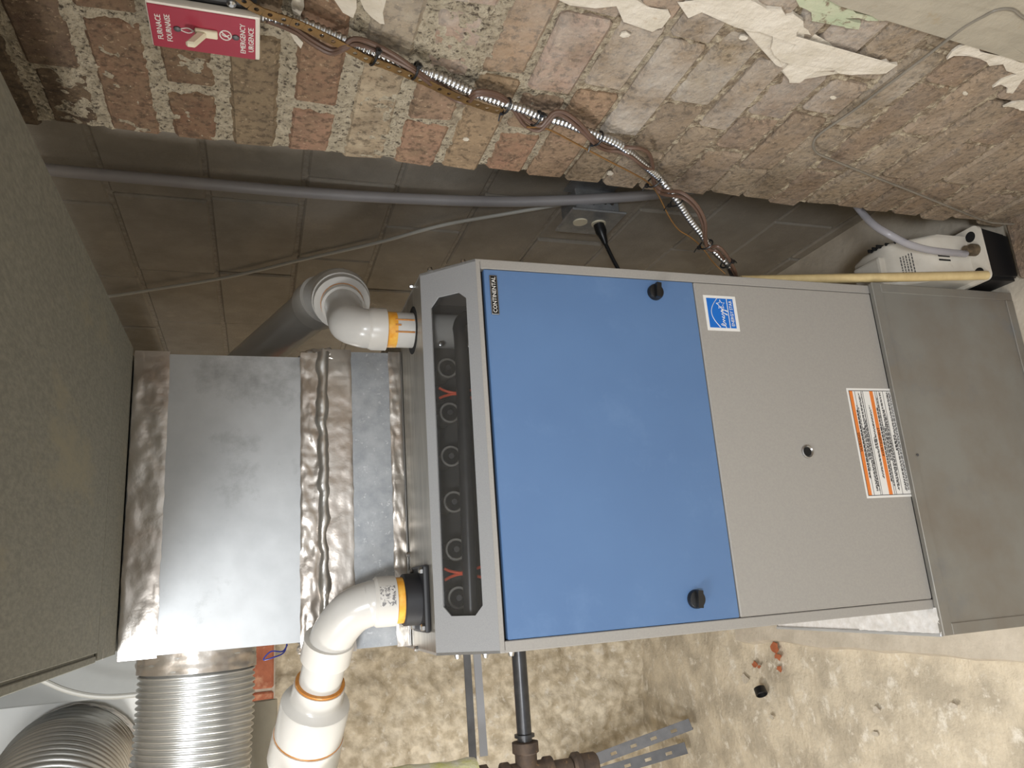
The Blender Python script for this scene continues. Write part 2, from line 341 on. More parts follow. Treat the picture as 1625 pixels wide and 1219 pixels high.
# a run of red bricks set high in the back wall
for r in range(7):
    z0 = 1.475 + r * 0.083
    for c in range(6):
        x0 = -1.15 + c * 0.215 + (0.1 if r % 2 else 0)
        if x0 > -0.1: continue
        box('brick', x0, x0 + 0.203, YB - 0.085 + random.uniform(-.006, .006), YB + 0.03, z0, z0 + 0.071, M_redbrick, wb, 0.006)
box('brick_mortar', -1.2, 0.1, YB - 0.072, YB + 0.02, 1.47, 2.06, M_plaster, wb)
wl = grid('wall_left', (-2.6, YB, 0), (0, -4.6, 0), (0, 0, 2.3), 40, 20, lambda p, a, b: 0.02 * nz(p, 3), M_conc_l); tag(wl, kind='structure')
ce = bmesh.new(); add_box(ce, -2.6, 0.9, -2.6, 2.0, 2.30, 2.36); ce_o = from_bm('ceiling', ce, M_ceil); tag(ce_o, kind='structure')

# grey concrete-block wall behind the brick pier
bw = box('wall_recess', XG + 0.006, XG + 0.2, -0.3, 2.0, -0.02, 2.3, M_blockm); tag(bw, kind='structure')
heads = {0: 0.59, 1: 0.80}
zs = [-0.15 + 0.2 * i for i in range(13)]
for i in range(len(zs) - 1):
    off = {8: 0.52, 9: 0.944}.get(i, 0.80 if i % 2 else 0.59)
    y = off - 0.41 * 4
    while y < 1.95:
        y0, y1 = max(y, -0.28) + 0.004, min(y + 0.41, 1.93) - 0.004
        if y1 - y0 > 0.03:
            j = lambda: random.uniform(-0.003, 0.003)
            box('concrete_block', XG + j(), XG + 0.05, y0, y1, max(zs[i], 0) + 0.005 + j() * .5, min(zs[i + 1], 2.29) - 0.005 + j() * .5, M_block, bw, 0.004)
        y += 0.41

# brick pier on the right
JZ = [1.975, 1.898, 1.822, 1.747, 1.669, 1.590, 1.509, 1.430, 1.348, 1.267, 1.196, 1.118, 1.047, 0.977, 0.903, 0.842, 0.764, 0.692, 0.624, 0.553, 0.479, 0.410, 0.341, 0.262, 0.185, 0.110, 0.03]
HEADS = {2: [-.172, -.41], 3: [-.287, -.50], 4: [-.166, -.40], 5: [-.30, -.53], 6: [-.160, -.40], 7: [-.281, -.50], 8: [-.158, -.257, -.394], 9: [-.280, -.49],
         10: [-.158, -.256, -.413], 11: [-.282, -.423], 12: [-.184, -.400], 13: [-.153, -.277, -.438], 14: [-.228, -.394], 15: [-.18, -.272, -.387], 16: [-.14, -.299, -.383],
         17: [-.275, -.46], 18: [-.153, -.401], 19: [-.280, -.47]}
HUE = {0: (80, 68, 58), 1: (80, 68, 58), 2: (84, 70, 60), 3: (112, 88, 70), 4: (114, 88, 70), 5: (126, 108, 86), 6: (138, 112, 92), 7: (156, 144, 122), 8: (152, 124, 104), 9: (152, 130, 104), 10: (150, 124, 106), 11: (150, 128, 106), 12: (144, 126, 106)}  # top courses coloured darker: the overhead duct's shade is painted in
def mdisp(p, a, b):
    h = 0.0035 * nz(p, 30, 4) + 0.003 * nz(p, 75, 3)
    return h + (0.0025 if p.z > 1.25 else -0.0014)
wr = grid('wall_right', (XB + 0.004, -0.052, 0.0), (0, -0.95, 0), (0, 0, 2.29), 200, 480, mdisp, M_mort); tag(wr, kind='structure')
# body of the pier behind the pointing
box('pier_core', XB + 0.012, XG + 0.02, -1.7, -0.056, 0.0, 2.29, M_mort, wr)
def add_brick(y0, y1, z0, z1, hue, lime, dx=0.0, edge=False):
    bm = bmesh.new(); jj = lambda s=0.003: random.uniform(-s, s)
    v = add_box(bm, XB + dx, XB + 0.10, y0, y1, z0, z1)
    for q in v:
        if q.co.x < XB + 0.05: q.co += Vector((jj(0.0012), jj(0.004), jj(0.003)))
    bmesh.ops.bevel(bm, geom=bm.edges[:], offset=random.uniform(0.004, 0.007), segments=1, affect='EDGES')
    o = from_bm('brick', bm, M_brick, wr)
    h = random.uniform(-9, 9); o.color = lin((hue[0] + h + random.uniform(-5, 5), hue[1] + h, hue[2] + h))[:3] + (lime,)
for i in range(len(JZ) - 1):
    z1, z0 = JZ[i], JZ[i + 1]; up = z1 > 1.28
    hs = sorted(HEADS.get(i, [-.16 - .12 * (i % 2) + random.uniform(-.01, .01), -.40 - .12 * (i % 2) + random.uniform(-.01, .01)]), reverse=True)
    ys = [-0.042 + random.uniform(-0.009, 0.007)] + hs
    while ys[-1] > -0.9: ys.append(ys[-1] - 0.235)
    g = 0.0075 if up else 0.0045
    for k in range(len(ys) - 1):
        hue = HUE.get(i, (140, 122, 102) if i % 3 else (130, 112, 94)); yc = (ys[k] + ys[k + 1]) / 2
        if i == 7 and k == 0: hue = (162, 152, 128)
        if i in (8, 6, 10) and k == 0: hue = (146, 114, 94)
        lime = 0.0
        if 7 <= i <= 17 and yc < -0.24: lime = (0.55 if 8 <= i <= 15 else 0.4) * random.uniform(.5, 1.2)
        if i > 12 and lime == 0: lime = 0.15
        dx = random.uniform(-0.003, 0.0015)
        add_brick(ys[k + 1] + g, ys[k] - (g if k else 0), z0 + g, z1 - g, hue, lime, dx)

for k in range(9):
    y1 = -.058 - k * .105
    o = box('footing_brick', (.316 + random.uniform(-.003, .006)), XB + .02, y1 - .098, y1, -.005, .045 + random.uniform(-.006, .006), M_brick, wr, .007)
    o.color = lin((128, 106, 88))[:3] + (.2,)
# plaster left on the bricks: thin irregular slabs, traced on the wall plane
c2 = lambda a, b: (400 + a * .2954, b * .2954)
c3 = lambda a, b: (800 + a * .2954, b * .2954)
c4 = lambda a, b: (1145 + a * .2954, b * .2954)
def patch(name, pix, m, off=0.004, seed=0, jag=0.008):
    P = [at(q, 0, XB - off) for q in pix]; out = []; rr = random.Random(seed)
    for i, p in enumerate(P):
        q = P[(i + 1) % len(P)]; n = max(1, int((q - p).length / 0.012))
        for k in range(n):
            s = p.lerp(q, k / n); j = jag if k else jag * 0.4
            out.append(s + Vector((0, rr.uniform(-j, j), rr.uniform(-j, j))))
    o = prism(name, out, (off - 0.0005, 0, 0), m, wr)
    for v in o.data.vertices: v.co.x += 0.0015 * nz(v.co, 60)
    return o
patch('plaster_patch', [c3(285, 0), c3(350, 22), c3(500, 42), c3(620, 52), c3(632, 110), c3(740, 130), c3(822, 162), c3(890, 92), c3(760, 40), c3(650, -10), c3(400, -60)], M_plaster, 0.005, 1)
patch('plaster_patch', [c3(950, 10), c3(1000, 92), c3(1060, 62), c3(1200, 82), c3(1230, 130), c3(1330, 160), c3(1424, 190), c3(1440, 262), c3(1470, 330), c3(1520, 345), c3(1525, 420), c3(1600, 445),
        c4(520, 385), c4(610, 372), c4(700, 402), c4(850, 405), c4(955, 348), c4(880, 335), c4(700, 322), c4(560, 308), c4(490, 330), c4(370, 265), c4(435, 150), c4(440, 105), c4(350, 88), c4(240, 52), c4(90, 12), c3(1100, -15)], M_plaster, 0.006, 2)
patch('plaster_patch', [c4(1205, 325), c4(1270, 255), c4(1400, 270), c4(1520, 300), c4(1660, 345), c4(1660, 410), c4(1500, 350), c4(1380, 312), c4(1260, 300)], M_plaster, 0.005, 3)
patch('plaster_patch', [c4(1450, 470), c4(1500, 430), c4(1600, 395), c4(1660, 390), c4(1610, 440), c4(1560, 505), c4(1530, 500), c4(1570, 440), c4(1500, 455)], M_plaster, 0.004, 4, 0.003)
patch('plaster_patch', [c4(1515, 575), c4(1580, 545), c4(1660, 540), c4(1660, 610), c4(1600, 590), c4(1550, 572)], M_plaster, 0.004, 5, 0.003)
patch('plaster_patch', [c2(585, 0), c2(600, 50), c2(640, 95), c2(690, 125), c2(715, 130), c2(705, 70), c2(720, 0), c2(650, -40)], M_plaster, 0.003, 6, 0.003)
patch('plaster_patch', [c2(205, 20), c2(215, 70), c2(255, 85), c2(280, 40), c2(275, -20), c2(220, -20)], M_plaster, 0.003, 7, 0.003)
patch('plaster_patch', [c2(445, 0), c2(490, 70), c2(540, 100), c2(560, 40), c2(560, -30), c2(450, -30)], M_plaster, 0.003, 8, 0.003)
patch('plaster_patch', [c2(200, 175), c2(230, 220), c2(262, 262), c2(272, 225), c2(240, 190)], M_plaster, 0.003, 9, 0.002)
for k, (q, r) in enumerate([(c3(650, 188), .010), (c3(1285, 205), .008), (c4(600, 525), .006), (c4(1310, 503), .005), (c3(570, 935), .006), (c2(1150, 750), .006)]):
    patch('plaster_patch', [(q[0] + math.cos(a) * r * 900, q[1] + math.sin(a) * r * 500) for a in (0, 1, 2, 3, 4, 5)], M_plaster, 0.003, 30 + k, 0.001)
patch('plaster_skim', [c4(560, -10), c4(700, 42), c4(800, 82), c4(940, 112), c4(1080, 92), c4(1180, 142), c4(1300, 152), c4(1400, 200), c4(1500, 222), c4(1640, 300), c4(1900, 420), c4(2100, 100), c4(1600, -420), c4(700, -420)], M_plaster_b, 0.008, 10, 0.005)
patch('green_paint_patch', [c4(400, 0), c4(480, 70), c4(490, 112), c4(560, 100), c4(640, 122), c4(740, 158), c4(740, 125), c4(660, 100), c4(790, 112), c4(880, 112), c4(800, 82), c4(700, 42), c4(560, -10), c4(480, -40)], M_patina, 0.005, 11, 0.004)
patch('green_paint_patch', [c4(1180, 142), c4(1270, 190), c4(1400, 250), c4(1560, 250), c4(1640, 300), c4(1500, 222), c4(1400, 198), c4(1300, 150)], M_patina, 0.005, 12, 0.004)

# white bulkhead and grey board high up behind the flexible ducts
bk = box('wall_bulkhead', -2.3, 0.25, 1.20, 1.95, 1.79, 2.30, M_whitepaint, None, 0.004); tag(bk, kind='structure')
gb = box('trim_1', -0.405, 0.25, 1.00, 1.20, 1.79, 2.30, M_greypaint, None, 0.003); tag(gb, kind='structure')

# ================================================================== FURNACE
W = 0.311; ZB, ZT, ZP = 0.383, 1.200, 1.278; YD = 0.74; YP = 0.075
F = thing('furnace', 'tall grey gas furnace with a blue upper door and a long dark window', 'furnace', (0, 0.37, ZB))
def sheet(name, x0, x1, y0, y1, z0, z1, m=M_grey, b=0.0015, par=None): return box(name, x0, x1, y0, y1, z0, z1, m, par or F, b)
# cabinet sides follow the chamfered top front
for s, nm in ((-1, 'side_panel'), (1, 'side_panel')):
    prof = [(0.0, ZB), (YD, ZB), (YD, ZP), (YP, ZP), (0.0, ZT)]
    prism(nm, [(s * W, y, z) for y, z in prof], (-s * 0.004, 0, 0), M_grey, F)
sheet('back_panel', -W, W, YD - .004, YD, ZB, ZP)
sheet('bottom_panel', -W + .004, W - .004, 0.004, YD - .004, ZB, ZB + .01)
tp = sheet('top_plate', -W + .004, W - .004, YP, YD - .004, ZP - 0.004, ZP, M_topplate, 0.0)
for s in (-1, 1): sheet('stile', min(s * W, s * (W - .0165)), max(s * W, s * (W - .0165)), -0.0005, 0.03, ZB, ZT - 0.0085, M_grey, 0.0012)
sheet('top_rail', -W, W, -0.0005, 0.012, ZT - 0.008, ZT, M_grey, 0.001)
sheet('door_backing', -W + .017, W - .017, 0.012, 0.02, ZB, ZT - .008, M_gap, 0)
# slanted window panel with octagonal opening
n_w = Vector((0, -(ZP - ZT), YP)).normalized(); p_w = Vector((0, 0, ZT))
outer = [Vector((-W, 0, ZT)), Vector((W, 0, ZT)), Vector((W, YP, ZP)), Vector((-W, YP, ZP))]
octo = [at_plane(q, p_w, n_w) for q in [(766, 961), (739.6, 473), (727, 464), (695, 471.6), (683.5, 488.5), (703, 963), (716, 978), (754.5, 977)]]
bm = bmesh.new(); vo = [bm.verts.new(p) for p in outer]; vi = [bm.verts.new(p) for p in octo]
es = [bm.edges.new((vo[i], vo[(i + 1) % 4])) for i in range(4)] + [bm.edges.new((vi[i], vi[(i + 1) % 8])) for i in range(8)]
bmesh.ops.triangle_fill(bm, edges=es, use_beauty=True)
ex = bmesh.ops.extrude_face_region(bm, geom=bm.faces[:])
for v in [g for g in ex['geom'] if isinstance(g, bmesh.types.BMVert)]: v.co -= n_w * 0.003
win = from_bm('window_panel', bm, M_grey_d, F)
prism('window_pane', [p - n_w * 0.0035 + (p - sum(octo, Vector()) / 8).normalized() * 0.004 for p in octo], -n_w * 0.002, M_pane, F)
# behind the window
inb = bmesh.new()
sheet('burner_compartment', -W + .006, W - .006, 0.20, 0.205, 1.02, ZP - .005, M_darkbox, 0)
sheet('burner_compartment_floor', -W + .006, W - .006, 0.022, 0.20, 1.02, 1.025, M_gap, 0)
YM = 0.085
mA, mB = at((727, 520), 1, YM), at((748, 985), 1, YM)
mf = tube('gas_manifold', [(mA.x + .03, YM, mA.z - .06), (mA.x + .022, YM, mA.z - .02), (mA.x, YM, mA.z - .002), (mA.x - .06, YM, mA.z - .003), (mB.x, YM, mB.z)], 0.0115, M_iron, F, 14, 6)
for q in [(710.5, 584), (714, 655), (716, 724), (720.5, 796.5), (724, 872), (728, 949)]:
    c = at(q, 1, 0.13)
    lathe('burner', c, (0, 1, 0), [(.022, .011), (.002, .0135), (0, .0150), (0, .0180), (.004, .019), (.03, .014), (.065, .014)], M_burner, F, 18)
    lathe('burner_throat', c + Vector((0, -.0006, 0)), (0, 1, 0), [(0, .0140), (.0006, .0140)], M_gap, F, 16)
    cyl('burner_orifice', c + Vector((-.0, -.004, 0)), c + Vector((0, .004, 0)), .005, M_steel, F, 8)
for q in [(696, 625), (704, 912)]:
    c = at(q, 1, 0.10)
    sw = box('limit_switch', c.x - .012, c.x + .012, .10, .12, c.z - .012, c.z + .008, M_black, F, .001)
    for s in (-1, 1):
        e = c + Vector((s * .004, -.003, -.012))
        tube('orange_wire', [e + Vector((s * .005, -.002, .012)), e, e + Vector((-s * .003, 0, -.02)), e + Vector((s * .004, .004, -.05))], 0.0024, M_wire_o, sw, 6, 4)
for q in [(700, 546), (745, 548)]:
    c = at(q, 1, .11); lathe('screw', c, (0, -1, 0), [(0, .005), (.003, .005), (.004, .003)], M_steel, F, 10)
# doors
zd1, zdm = 1.1915 - .004, 0.7885
ud = sheet('upper_door', -.2935, .2935, -0.001, 0.012, zdm + .001, zd1 - .001, M_blue, 0.0015)
ld = sheet('lower_door', -.2935, .2935, -0.0015, 0.012, ZB + .002, zdm - .0008, M_grey, 0.0018)
for q in [(1041, 463), (1106, 951)]:
    c = at(q, 1, -.006); c.y = -.001
    k = lathe('knob', c, (0, -1, 0), [(0, .0148), (.006, .0148), (.0085, .0135), (.009, .012)], M_black, ud, 24)
    r1 = prism('knob_grip', [c + Vector((x * .0045 - .0015 * 0, -.0085, z * .0135)).copy() for x, z in ((-1, -1), (1, -1), (1, 1), (-1, 1))], (0, -.009, 0), M_black, ud)
    for v in r1.data.vertices:
        d = v.co - c; a = -0.12; v.co = c + Vector((d.x * math.cos(a) - d.z * math.sin(a), d.y, d.x * math.sin(a) + d.z * math.cos(a)))
        # grip runs across the knob, left to right
        d = v.co - c; v.co = c + Vector((d.z, d.y, -d.x))
# badge
b0, b1 = at((778, 437), 1, -.002), at((792, 500), 1, -.002)
bx0, bx1 = b1.x, b0.x; bzc = (at((782.5, 436.5), 1, -.002).z + at((786, 500), 1, -.002).z) / 2; bh = .0066
bd = box('name_badge', bx0, bx1, -.0035, -.001, bzc - bh, bzc + bh, M_steel, F, .0018, 2)
box('badge_face', bx0 + .0014, bx1 - .0014, -.0038, -.002, bzc - bh + .0014, bzc + bh - .0014, M_gap, bd, .0004)
lettering('badge_lettering', 'CONTINENTAL', .0098, ((bx0 + bx1) / 2, -.0039, bzc), X, Z, M_white, bd, xs=(bx1 - bx0 - .009) / .0655)
# energy sticker
sc = [at(q, 1, -.0022) for q in [(1116, 468), (1167, 471), (1174, 527), (1123, 523)]]
sx0 = (sc[2].x + sc[3].x) / 2; sx1 = (sc[0].x + sc[1].x) / 2; sz1 = (sc[0].z + sc[3].z) / 2; sz0 = (sc[1].z + sc[2].z) / 2
es_o = box('energy_sticker', sx0, sx1, -.0022, -.0012, sz0, sz1, M_sticker, F)
sw_, sh_ = sx1 - sx0, sz1 - sz0
box('sticker_field', sx0 + .08 * sw_, sx1 - .08 * sw_, -.0026, -.002, sz0 + .10 * sh_, sz1 - .08 * sh_, M_sblue, es_o)
lettering('sticker_lettering', 'ENERGY STAR', .0088, ((sx0 + sx1) / 2, -.0028, sz0 + .185 * sh_), X, Z, M_white, es_o, xs=sw_ * .80 / .0605)
box('sticker_rule', sx0 + .08 * sw_, sx1 - .08 * sw_, -.003, -.0024, sz0 + .285 * sh_, sz0 + .305 * sh_, M_white, es_o)
arc = [Vector((sx0 + sw_ * (.09 + .82 * t), -.0028, sz0 + sh_ * (.52 + .30 * math.sin(PI * (0.08 + .84 * t))))) for t in [i / 16 for i in range(17)]]
tube('sticker_arc', arc, .0006, M_white, es_o, 6)
sc_ = Vector((sx0 + sw_ * .745, -.0028, sz0 + sh_ * .50))
star = [sc_ + Vector((math.sin(k * PI / 5 + .25), 0, math.cos(k * PI / 5 + .25))) * (sw_ * .135 if k % 2 == 0 else sw_ * .06) for k in range(11)]
tube('sticker_star', star, .0006, M_white, es_o, 6)
hand = [(0.08, .42), (.14, .44), (.2, .52), (.17, .56), (.14, .46), (.2, .42), (.26, .5), (.28, .43), (.32, .5), (.36, .43), (.4, .51), (.37, .46), (.42, .43), (.47, .5), (.5, .47), (.48, .36), (.45, .34), (.52, .46), (.56, .52), (.56, .44), (.6, .5), (.58, .35), (.55, .33), (.63, .48), (.7, .55)]
tube('sticker_script', [Vector((sx0 + sw_ * a, -.0028, sz0 + sh_ * b)) for a, b in hand], .0006, M_white, es_o, 6, 4)
# warning label
lc = [at(q, 1, -.002) for q in [(1342, 616), (1377, 791)]]
lx0, lx1, lz1 = lc[1].x, lc[0].x, (lc[0].z + lc[1].z) / 2; lz0 = ZB + .001; lw, lh = lx1 - lx0, lz1 - lz0
wl_o = box('warning_label', lx0, lx1, -.0022, -.0012, lz0, lz1, M_sticker, F)
def strip(nm, u0, u1, v0, v1, m, par=wl_o, y=-.0026): return box(nm, lx0 + u0 * lw, lx0 + u1 * lw, y, y + .0006, lz1 - v1 * lh, lz1 - v0 * lh, m, par)
strip('label_band', .022, .975, .045, .115, M_orange); strip('label_band', .022, .975, .50, .575, M_orange)
bm = bmesh.new(); rr = random.Random(3)
def lb(u0, u1, v0, v1): add_box(bm, lx0 + u0 * lw, lx0 + u1 * lw, -.0028, -.0022, lz1 - v1 * lh, lz1 - v0 * lh)
lb(.022, .975, .036, .044); lb(.02, .025, .036, 1); lb(.973, .978, .036, 1)
for v in (.165, .31, .345, .62, .66, .80): lb(.025, .973, v, v + .004)
def words(v, u0, u1, h=.014):
    u = u0
    while u < u1:
        w = rr.uniform(.012, .04); lb(u, min(u + w, u1), v, v + h * rr.uniform(.7, 1.0)); u += w + .007
for v, a, b, h in [(.135, .18, .80, .022), (.155, .17, .84, .013), (.185, .24, .82, .012), (.21, .34, .63, .024), (.24, .06, .96, .013), (.26, .06, .93, .013), (.28, .10, .70, .013), (.30, .06, .96, .012),
                   (.40, .44, .54, .024), (.43, .18, .84, .013), (.45, .17, .80, .013), (.595, .14, .82, .022), (.64, .10, .92, .013), (.68, .33, .64, .026), (.715, .07, .97, .013), (.735, .06, .96, .013),
                   (.755, .10, .8, .013), (.775, .24, .74, .013), (.85, .42, .56, .026), (.88, .06, .96, .013), (.90, .05, .97, .013), (.93, .06, .96, .013), (.955, .06, .96, .013)]: words(v, a, b, h)
from_bm('label_print', bm, M_ink, wl_o)
for v in (.08, .538):
    vz = lz1 - v * lh
    lettering('label_lettering', 'WARNING' if v < .3 else 'AVERTISSEMENT', .0075, ((lx0 + lx1) / 2, -.0029, vz), X, Z, M_gap, wl_o, depth=.0002)
# sight glass
c = at((1281, 717), 1, -.0015); c.y = -.0012
sg = lathe('sight_glass_rim', c, (0, -1, 0), [(0, .0125), (.003, .0122), (.0035, .0105), (.001, .0085), (-.004, .0082)], M_steel, F, 22)
lathe('sight_glass', c + Vector((0, -.0008, 0)), (0, -1, 0), [(0, .0082), (.0008, .0078)], M_gap, sg, 18)
# screws on the cabinet
for p in [(W, .02, 1.215), (W, .06, 1.263), (-W, .025, 1.215), (-W, .055, 1.25), (-W, .01, 1.18)]:
    lathe('screw', p, (1 if p[0] > 0 else -1, 0, 0), [(0, .005), (.002, .005), (.006, .0035)], M_steel, F, 8)
for q in [(655, 455), (663, 1030), (650, 880), (640, 700)]:
    c = at(q, 2, ZP); lathe('screw', c, (0, 0, 1), [(0, .005), (.002, .005), (.006, .0035)], M_steel, F, 8)
# knock-out hole ring where the intake pipe drops in
hc = Vector((.236, .155, ZP)); lathe('intake_opening', hc, (0, 0, 1), [(0, .043), (.0008, .043)], M_gap, F, 24)

# ================================================================== RETURN AIR BASE
B = thing('return_air_base', 'dull galvanised sheet metal box under the furnace', 'duct box', (0, .36, .012))
BX0, BX1, BY0, BY1, BZ = -.357, .310, -.009, .46, .386
box('front_panel', BX0 + .016, BX1 - .014, BY0, BY0 + .003, .03, BZ - .001, M_base, B)
box('top_flange', BX0, BX1 + .004, BY0 - .003, BY0 + .002, BZ - .022, BZ, M_base, B, .001)
box('flange_return', BX0 + .002, BX1 + .002, BY0 + .001, -.0022, BZ - .004, BZ - .0005, M_base, B)
box('corner_strip', BX0, BX0 + .020, BY0 - .0025, BY0 + .003, .012, BZ - .022, M_base, B, .001)
box('corner_strip', BX1 - .016, BX1 + .002, BY0 - .0025, BY0 + .003, .012, BZ - .022, M_base, B, .001)
box('bottom_flange', BX0 + .02, BX1 - .016, BY0 - .003, BY0 + .003, .012, .032, M_base, B, .001)
box('side_panel', BX0, BX0 + .003, BY0 + .003, BY1, .012, BZ - .002, M_base, B)
box('side_panel', BX1 - .003, BX1, BY0 + .003, BY1, .012, BZ - .002, M_base, B)
box('back_panel', BX0 + .003, BX1 - .003, BY1 - .003, BY1, .012, BZ - .002, M_base, B)
box('ledge_top', BX0 + .003, -W - .0005, BY0 + .004, BY1 - .003, BZ - .006, BZ - .003, M_foil_b, B)
grid('foil_tape', (BX0 + .001, BY0 + .002, BZ - .001), (.047, 0, 0), (0, .20, 0), 10, 40, lambda p, a, b: .0012 * nz(p, 90, 3) + .0006, M_foil_b, B)
box('edge_hem', BX0 - .002, BX0 + .004, BY0 + .004, BY1, BZ - .006, BZ + .0005, M_galv, B, .001)
c = at((1456, 722), 1, BY0 - .004); lathe('screw', c, (0, -1, 0), [(0, .003), (.001, .0028)], M_darksteel, B, 8)

# ================================================================== PLENUM AND TRUNK
P = thing('supply_plenum', 'galvanised plenum box wrapped in crinkled foil tape standing on the furnace', 'plenum', (-.03, .5, ZP))
YF = .273
box('lower_box', -.303, .230, YF + .004, .72, ZP + .0005, 1.452, M_galv, P)
box('upper_box', -.284, .217, YF + .002, .74, 1.45, 1.744, M_galv, P, .002)
box('sheet_front', -.284, .217, YF - .001, YF + .002, 1.462, 1.692, M_galv, P)
box('sheet_band', -.303, .230, YF - .001, YF + .004, 1.302, 1.376, M_galv_b, P)
def foil(name, x0, x1, z0, z1, amp, sc=45, nu=130, nv=14, y=YF - .0015, m=M_foil, par=P):
    def d(p, a, b):
        e = min(a, 1 - a, b, 1 - b)
        return amp * (0.6 + nz((p.x * .5, 0, p.z), sc, 4) + 0.8 * abs(nz((p.x, 3, p.z * .7), sc * .5, 3))) * (0.35 + 0.65 * min(1, e * 12))
    def warp(o):
        for v in o.data.vertices: v.co.z += .0025 * nz((v.co.x, 0, 9), 22, 3)
        return o
    return warp(grid(name, (x0, y, z0), (x1 - x0, 0, 0), (0, 0, z1 - z0), nu, nv, d, m, par))
foil('foil_tape', -.288, .222, 1.686, 1.742, .0011)
foil('foil_tape', -.300, .226, 1.428, 1.466, .0030, 48)
foil('foil_tape', -.306, .234, 1.374, 1.426, .0016, 44)
foil('foil_tape', -.306, .232, 1.281, 1.304, .0020, 65, 130, 8)
# the loose fold of tape standing out along the joint
pts = [Vector((-.298 + i * .525 / 60, YF - .010 - .004 * nz((i * .3, 0, 0), 1.1), 1.424 + .005 * nz((i * .21, 5, 0), 1))) for i in range(61)]
bm = bmesh.new(); prev = None
for i, p in enumerate(pts):
    h = .010 + .006 * nz((i * .17, 9, 1), 1.2)
    cur = [bm.verts.new(p + Vector((0, .010, h + .003))), bm.verts.new(p + Vector((0, -.002, h))), bm.verts.new(p + Vector((0, -.004, -h * .3))), bm.verts.new(p + Vector((0, .009, -h * .7)))]
    if prev:
        for k in range(3): bm.faces.new((prev[k], cur[k], cur[k + 1], prev[k + 1]))
    prev = cur
from_bm('foil_fold', bm, M_foil_s, P, True)
# crumpled foil at the two lower corners
for sx in (-.298, .218):
    bm = bmesh.new(); bmesh.ops.create_icosphere(bm, subdivisions=4, radius=1.0)
    for v in bm.verts:
        n0 = v.co.normalized(); k = 1 + .25 * nz(n0, 3.5, 4) + .12 * abs(nz(n0, 9, 3))
        v.co = Vector((sx, YF + .02, 1.425)) + Vector((n0.x * .022 * k, n0.y * .022 * k, n0.z * .042 * k))
    from_bm('crumpled_foil', bm, M_foil, P, False)
box('seam_bead', -.306, .232, YF - .006, YF + .004, ZP + .0008, ZP + .004, M_steel, P, .001)
T = thing('overhead_duct', 'wide dusty metal duct running overhead towards the viewer', 'duct', (-.025, -.7, 1.745))
box('duct_body', -.275, .225, -2.3, .72, 1.7495, 1.98, M_trunk, T, .002)
box('bottom_sheet', -.266, .2255, -2.3, .118, 1.7445, 1.7485, M_trunk, T, .0006)
box('end_band', -.277, .2265, .124, .272, 1.7452, 1.7485, M_trunk, T, .0006)
box('side_hem', -.279, -.270, -2.3, .12, 1.7465, 1.752, M_trunk, T, .001)
foil('foil_tape', -.278, -.262, 1.744, 1.7445, .001, 60, 12, 4, .16, M_foil, T)

# ================================================================== FLEXIBLE DUCTS
def flex(name, label, pts, r, pitch, collar):
    root = thing(name, label, 'flexible duct', pts[0], 'ribbed aluminium ducts beside the plenum')
    Pp = catmull(pts, 60); L = sum((Pp[i + 1] - Pp[i]).length for i in range(len(Pp) - 1)); n = int(L / pitch * 6)
    # resample evenly
    acc = [0]
    for i in range(len(Pp) - 1): acc.append(acc[-1] + (Pp[i + 1] - Pp[i]).length)
    Q = []; j = 0
    for k in range(n + 1):
        s = L * k / n
        while j < len(acc) - 2 and acc[j + 1] < s: j += 1
        Q.append(Pp[j].lerp(Pp[j + 1], (s - acc[j]) / max(1e-9, acc[j + 1] - acc[j])))
    amp = pitch * .28
    bm = bmesh.new(); sweep(bm, Q, lambda t, i: r + amp * math.sin(i / 6 * 2 * PI) + .0015 * nz((i * .05, 0, 0), 1), 56, False)
    from_bm('ribbed_hose', bm, M_flex, root, True)
    d = (Q[3] - Q[0]).normalized(); u = d.orthogonal().normalized(); w = d.cross(u); bm = bmesh.new(); R = []
    for i in range(15):
        s = -0.01 + collar * i / 14
        R.append([bm.verts.new(Q[0] + d * s + (u * math.cos(k * PI / 36) + w * math.sin(k * PI / 36)) * (r + .004 + .0035 * nz((math.cos(k * PI / 36) * 3, math.sin(k * PI / 36) * 3, s * 40), 1.6, 3))) for k in range(72)])
    for i in range(14):
        for k in range(72): bm.faces.new((R[i][k], R[i][(k + 1) % 72], R[i + 1][(k + 1) % 72], R[i + 1][k]))
    from_bm('foil_collar', bm, M_foil, root, True)
    return root
f0 = at((315, 1036), 1, .47)
flex('flexible_duct', 'ribbed aluminium duct leaving the side of the plenum towards the left', [(-.284, .47, f0.z), (-.42, .47, f0.z + .002), (-.58, .46, f0.z + .012), (-.85, .42, f0.z + .03)], .098, .0105, .05)
g0 = at((118, 1222), 1, 1.175)
flex('flexible_duct', 'ribbed aluminium duct coming out of the white bulkhead in the corner', [g0, g0 + Vector((-.004, -.10, .002)), g0 + Vector((-.08, -.24, .004)), g0 + Vector((-.30, -.42, 0)), g0 + Vector((-.62, -.5, 0))], .148, .011, .05)

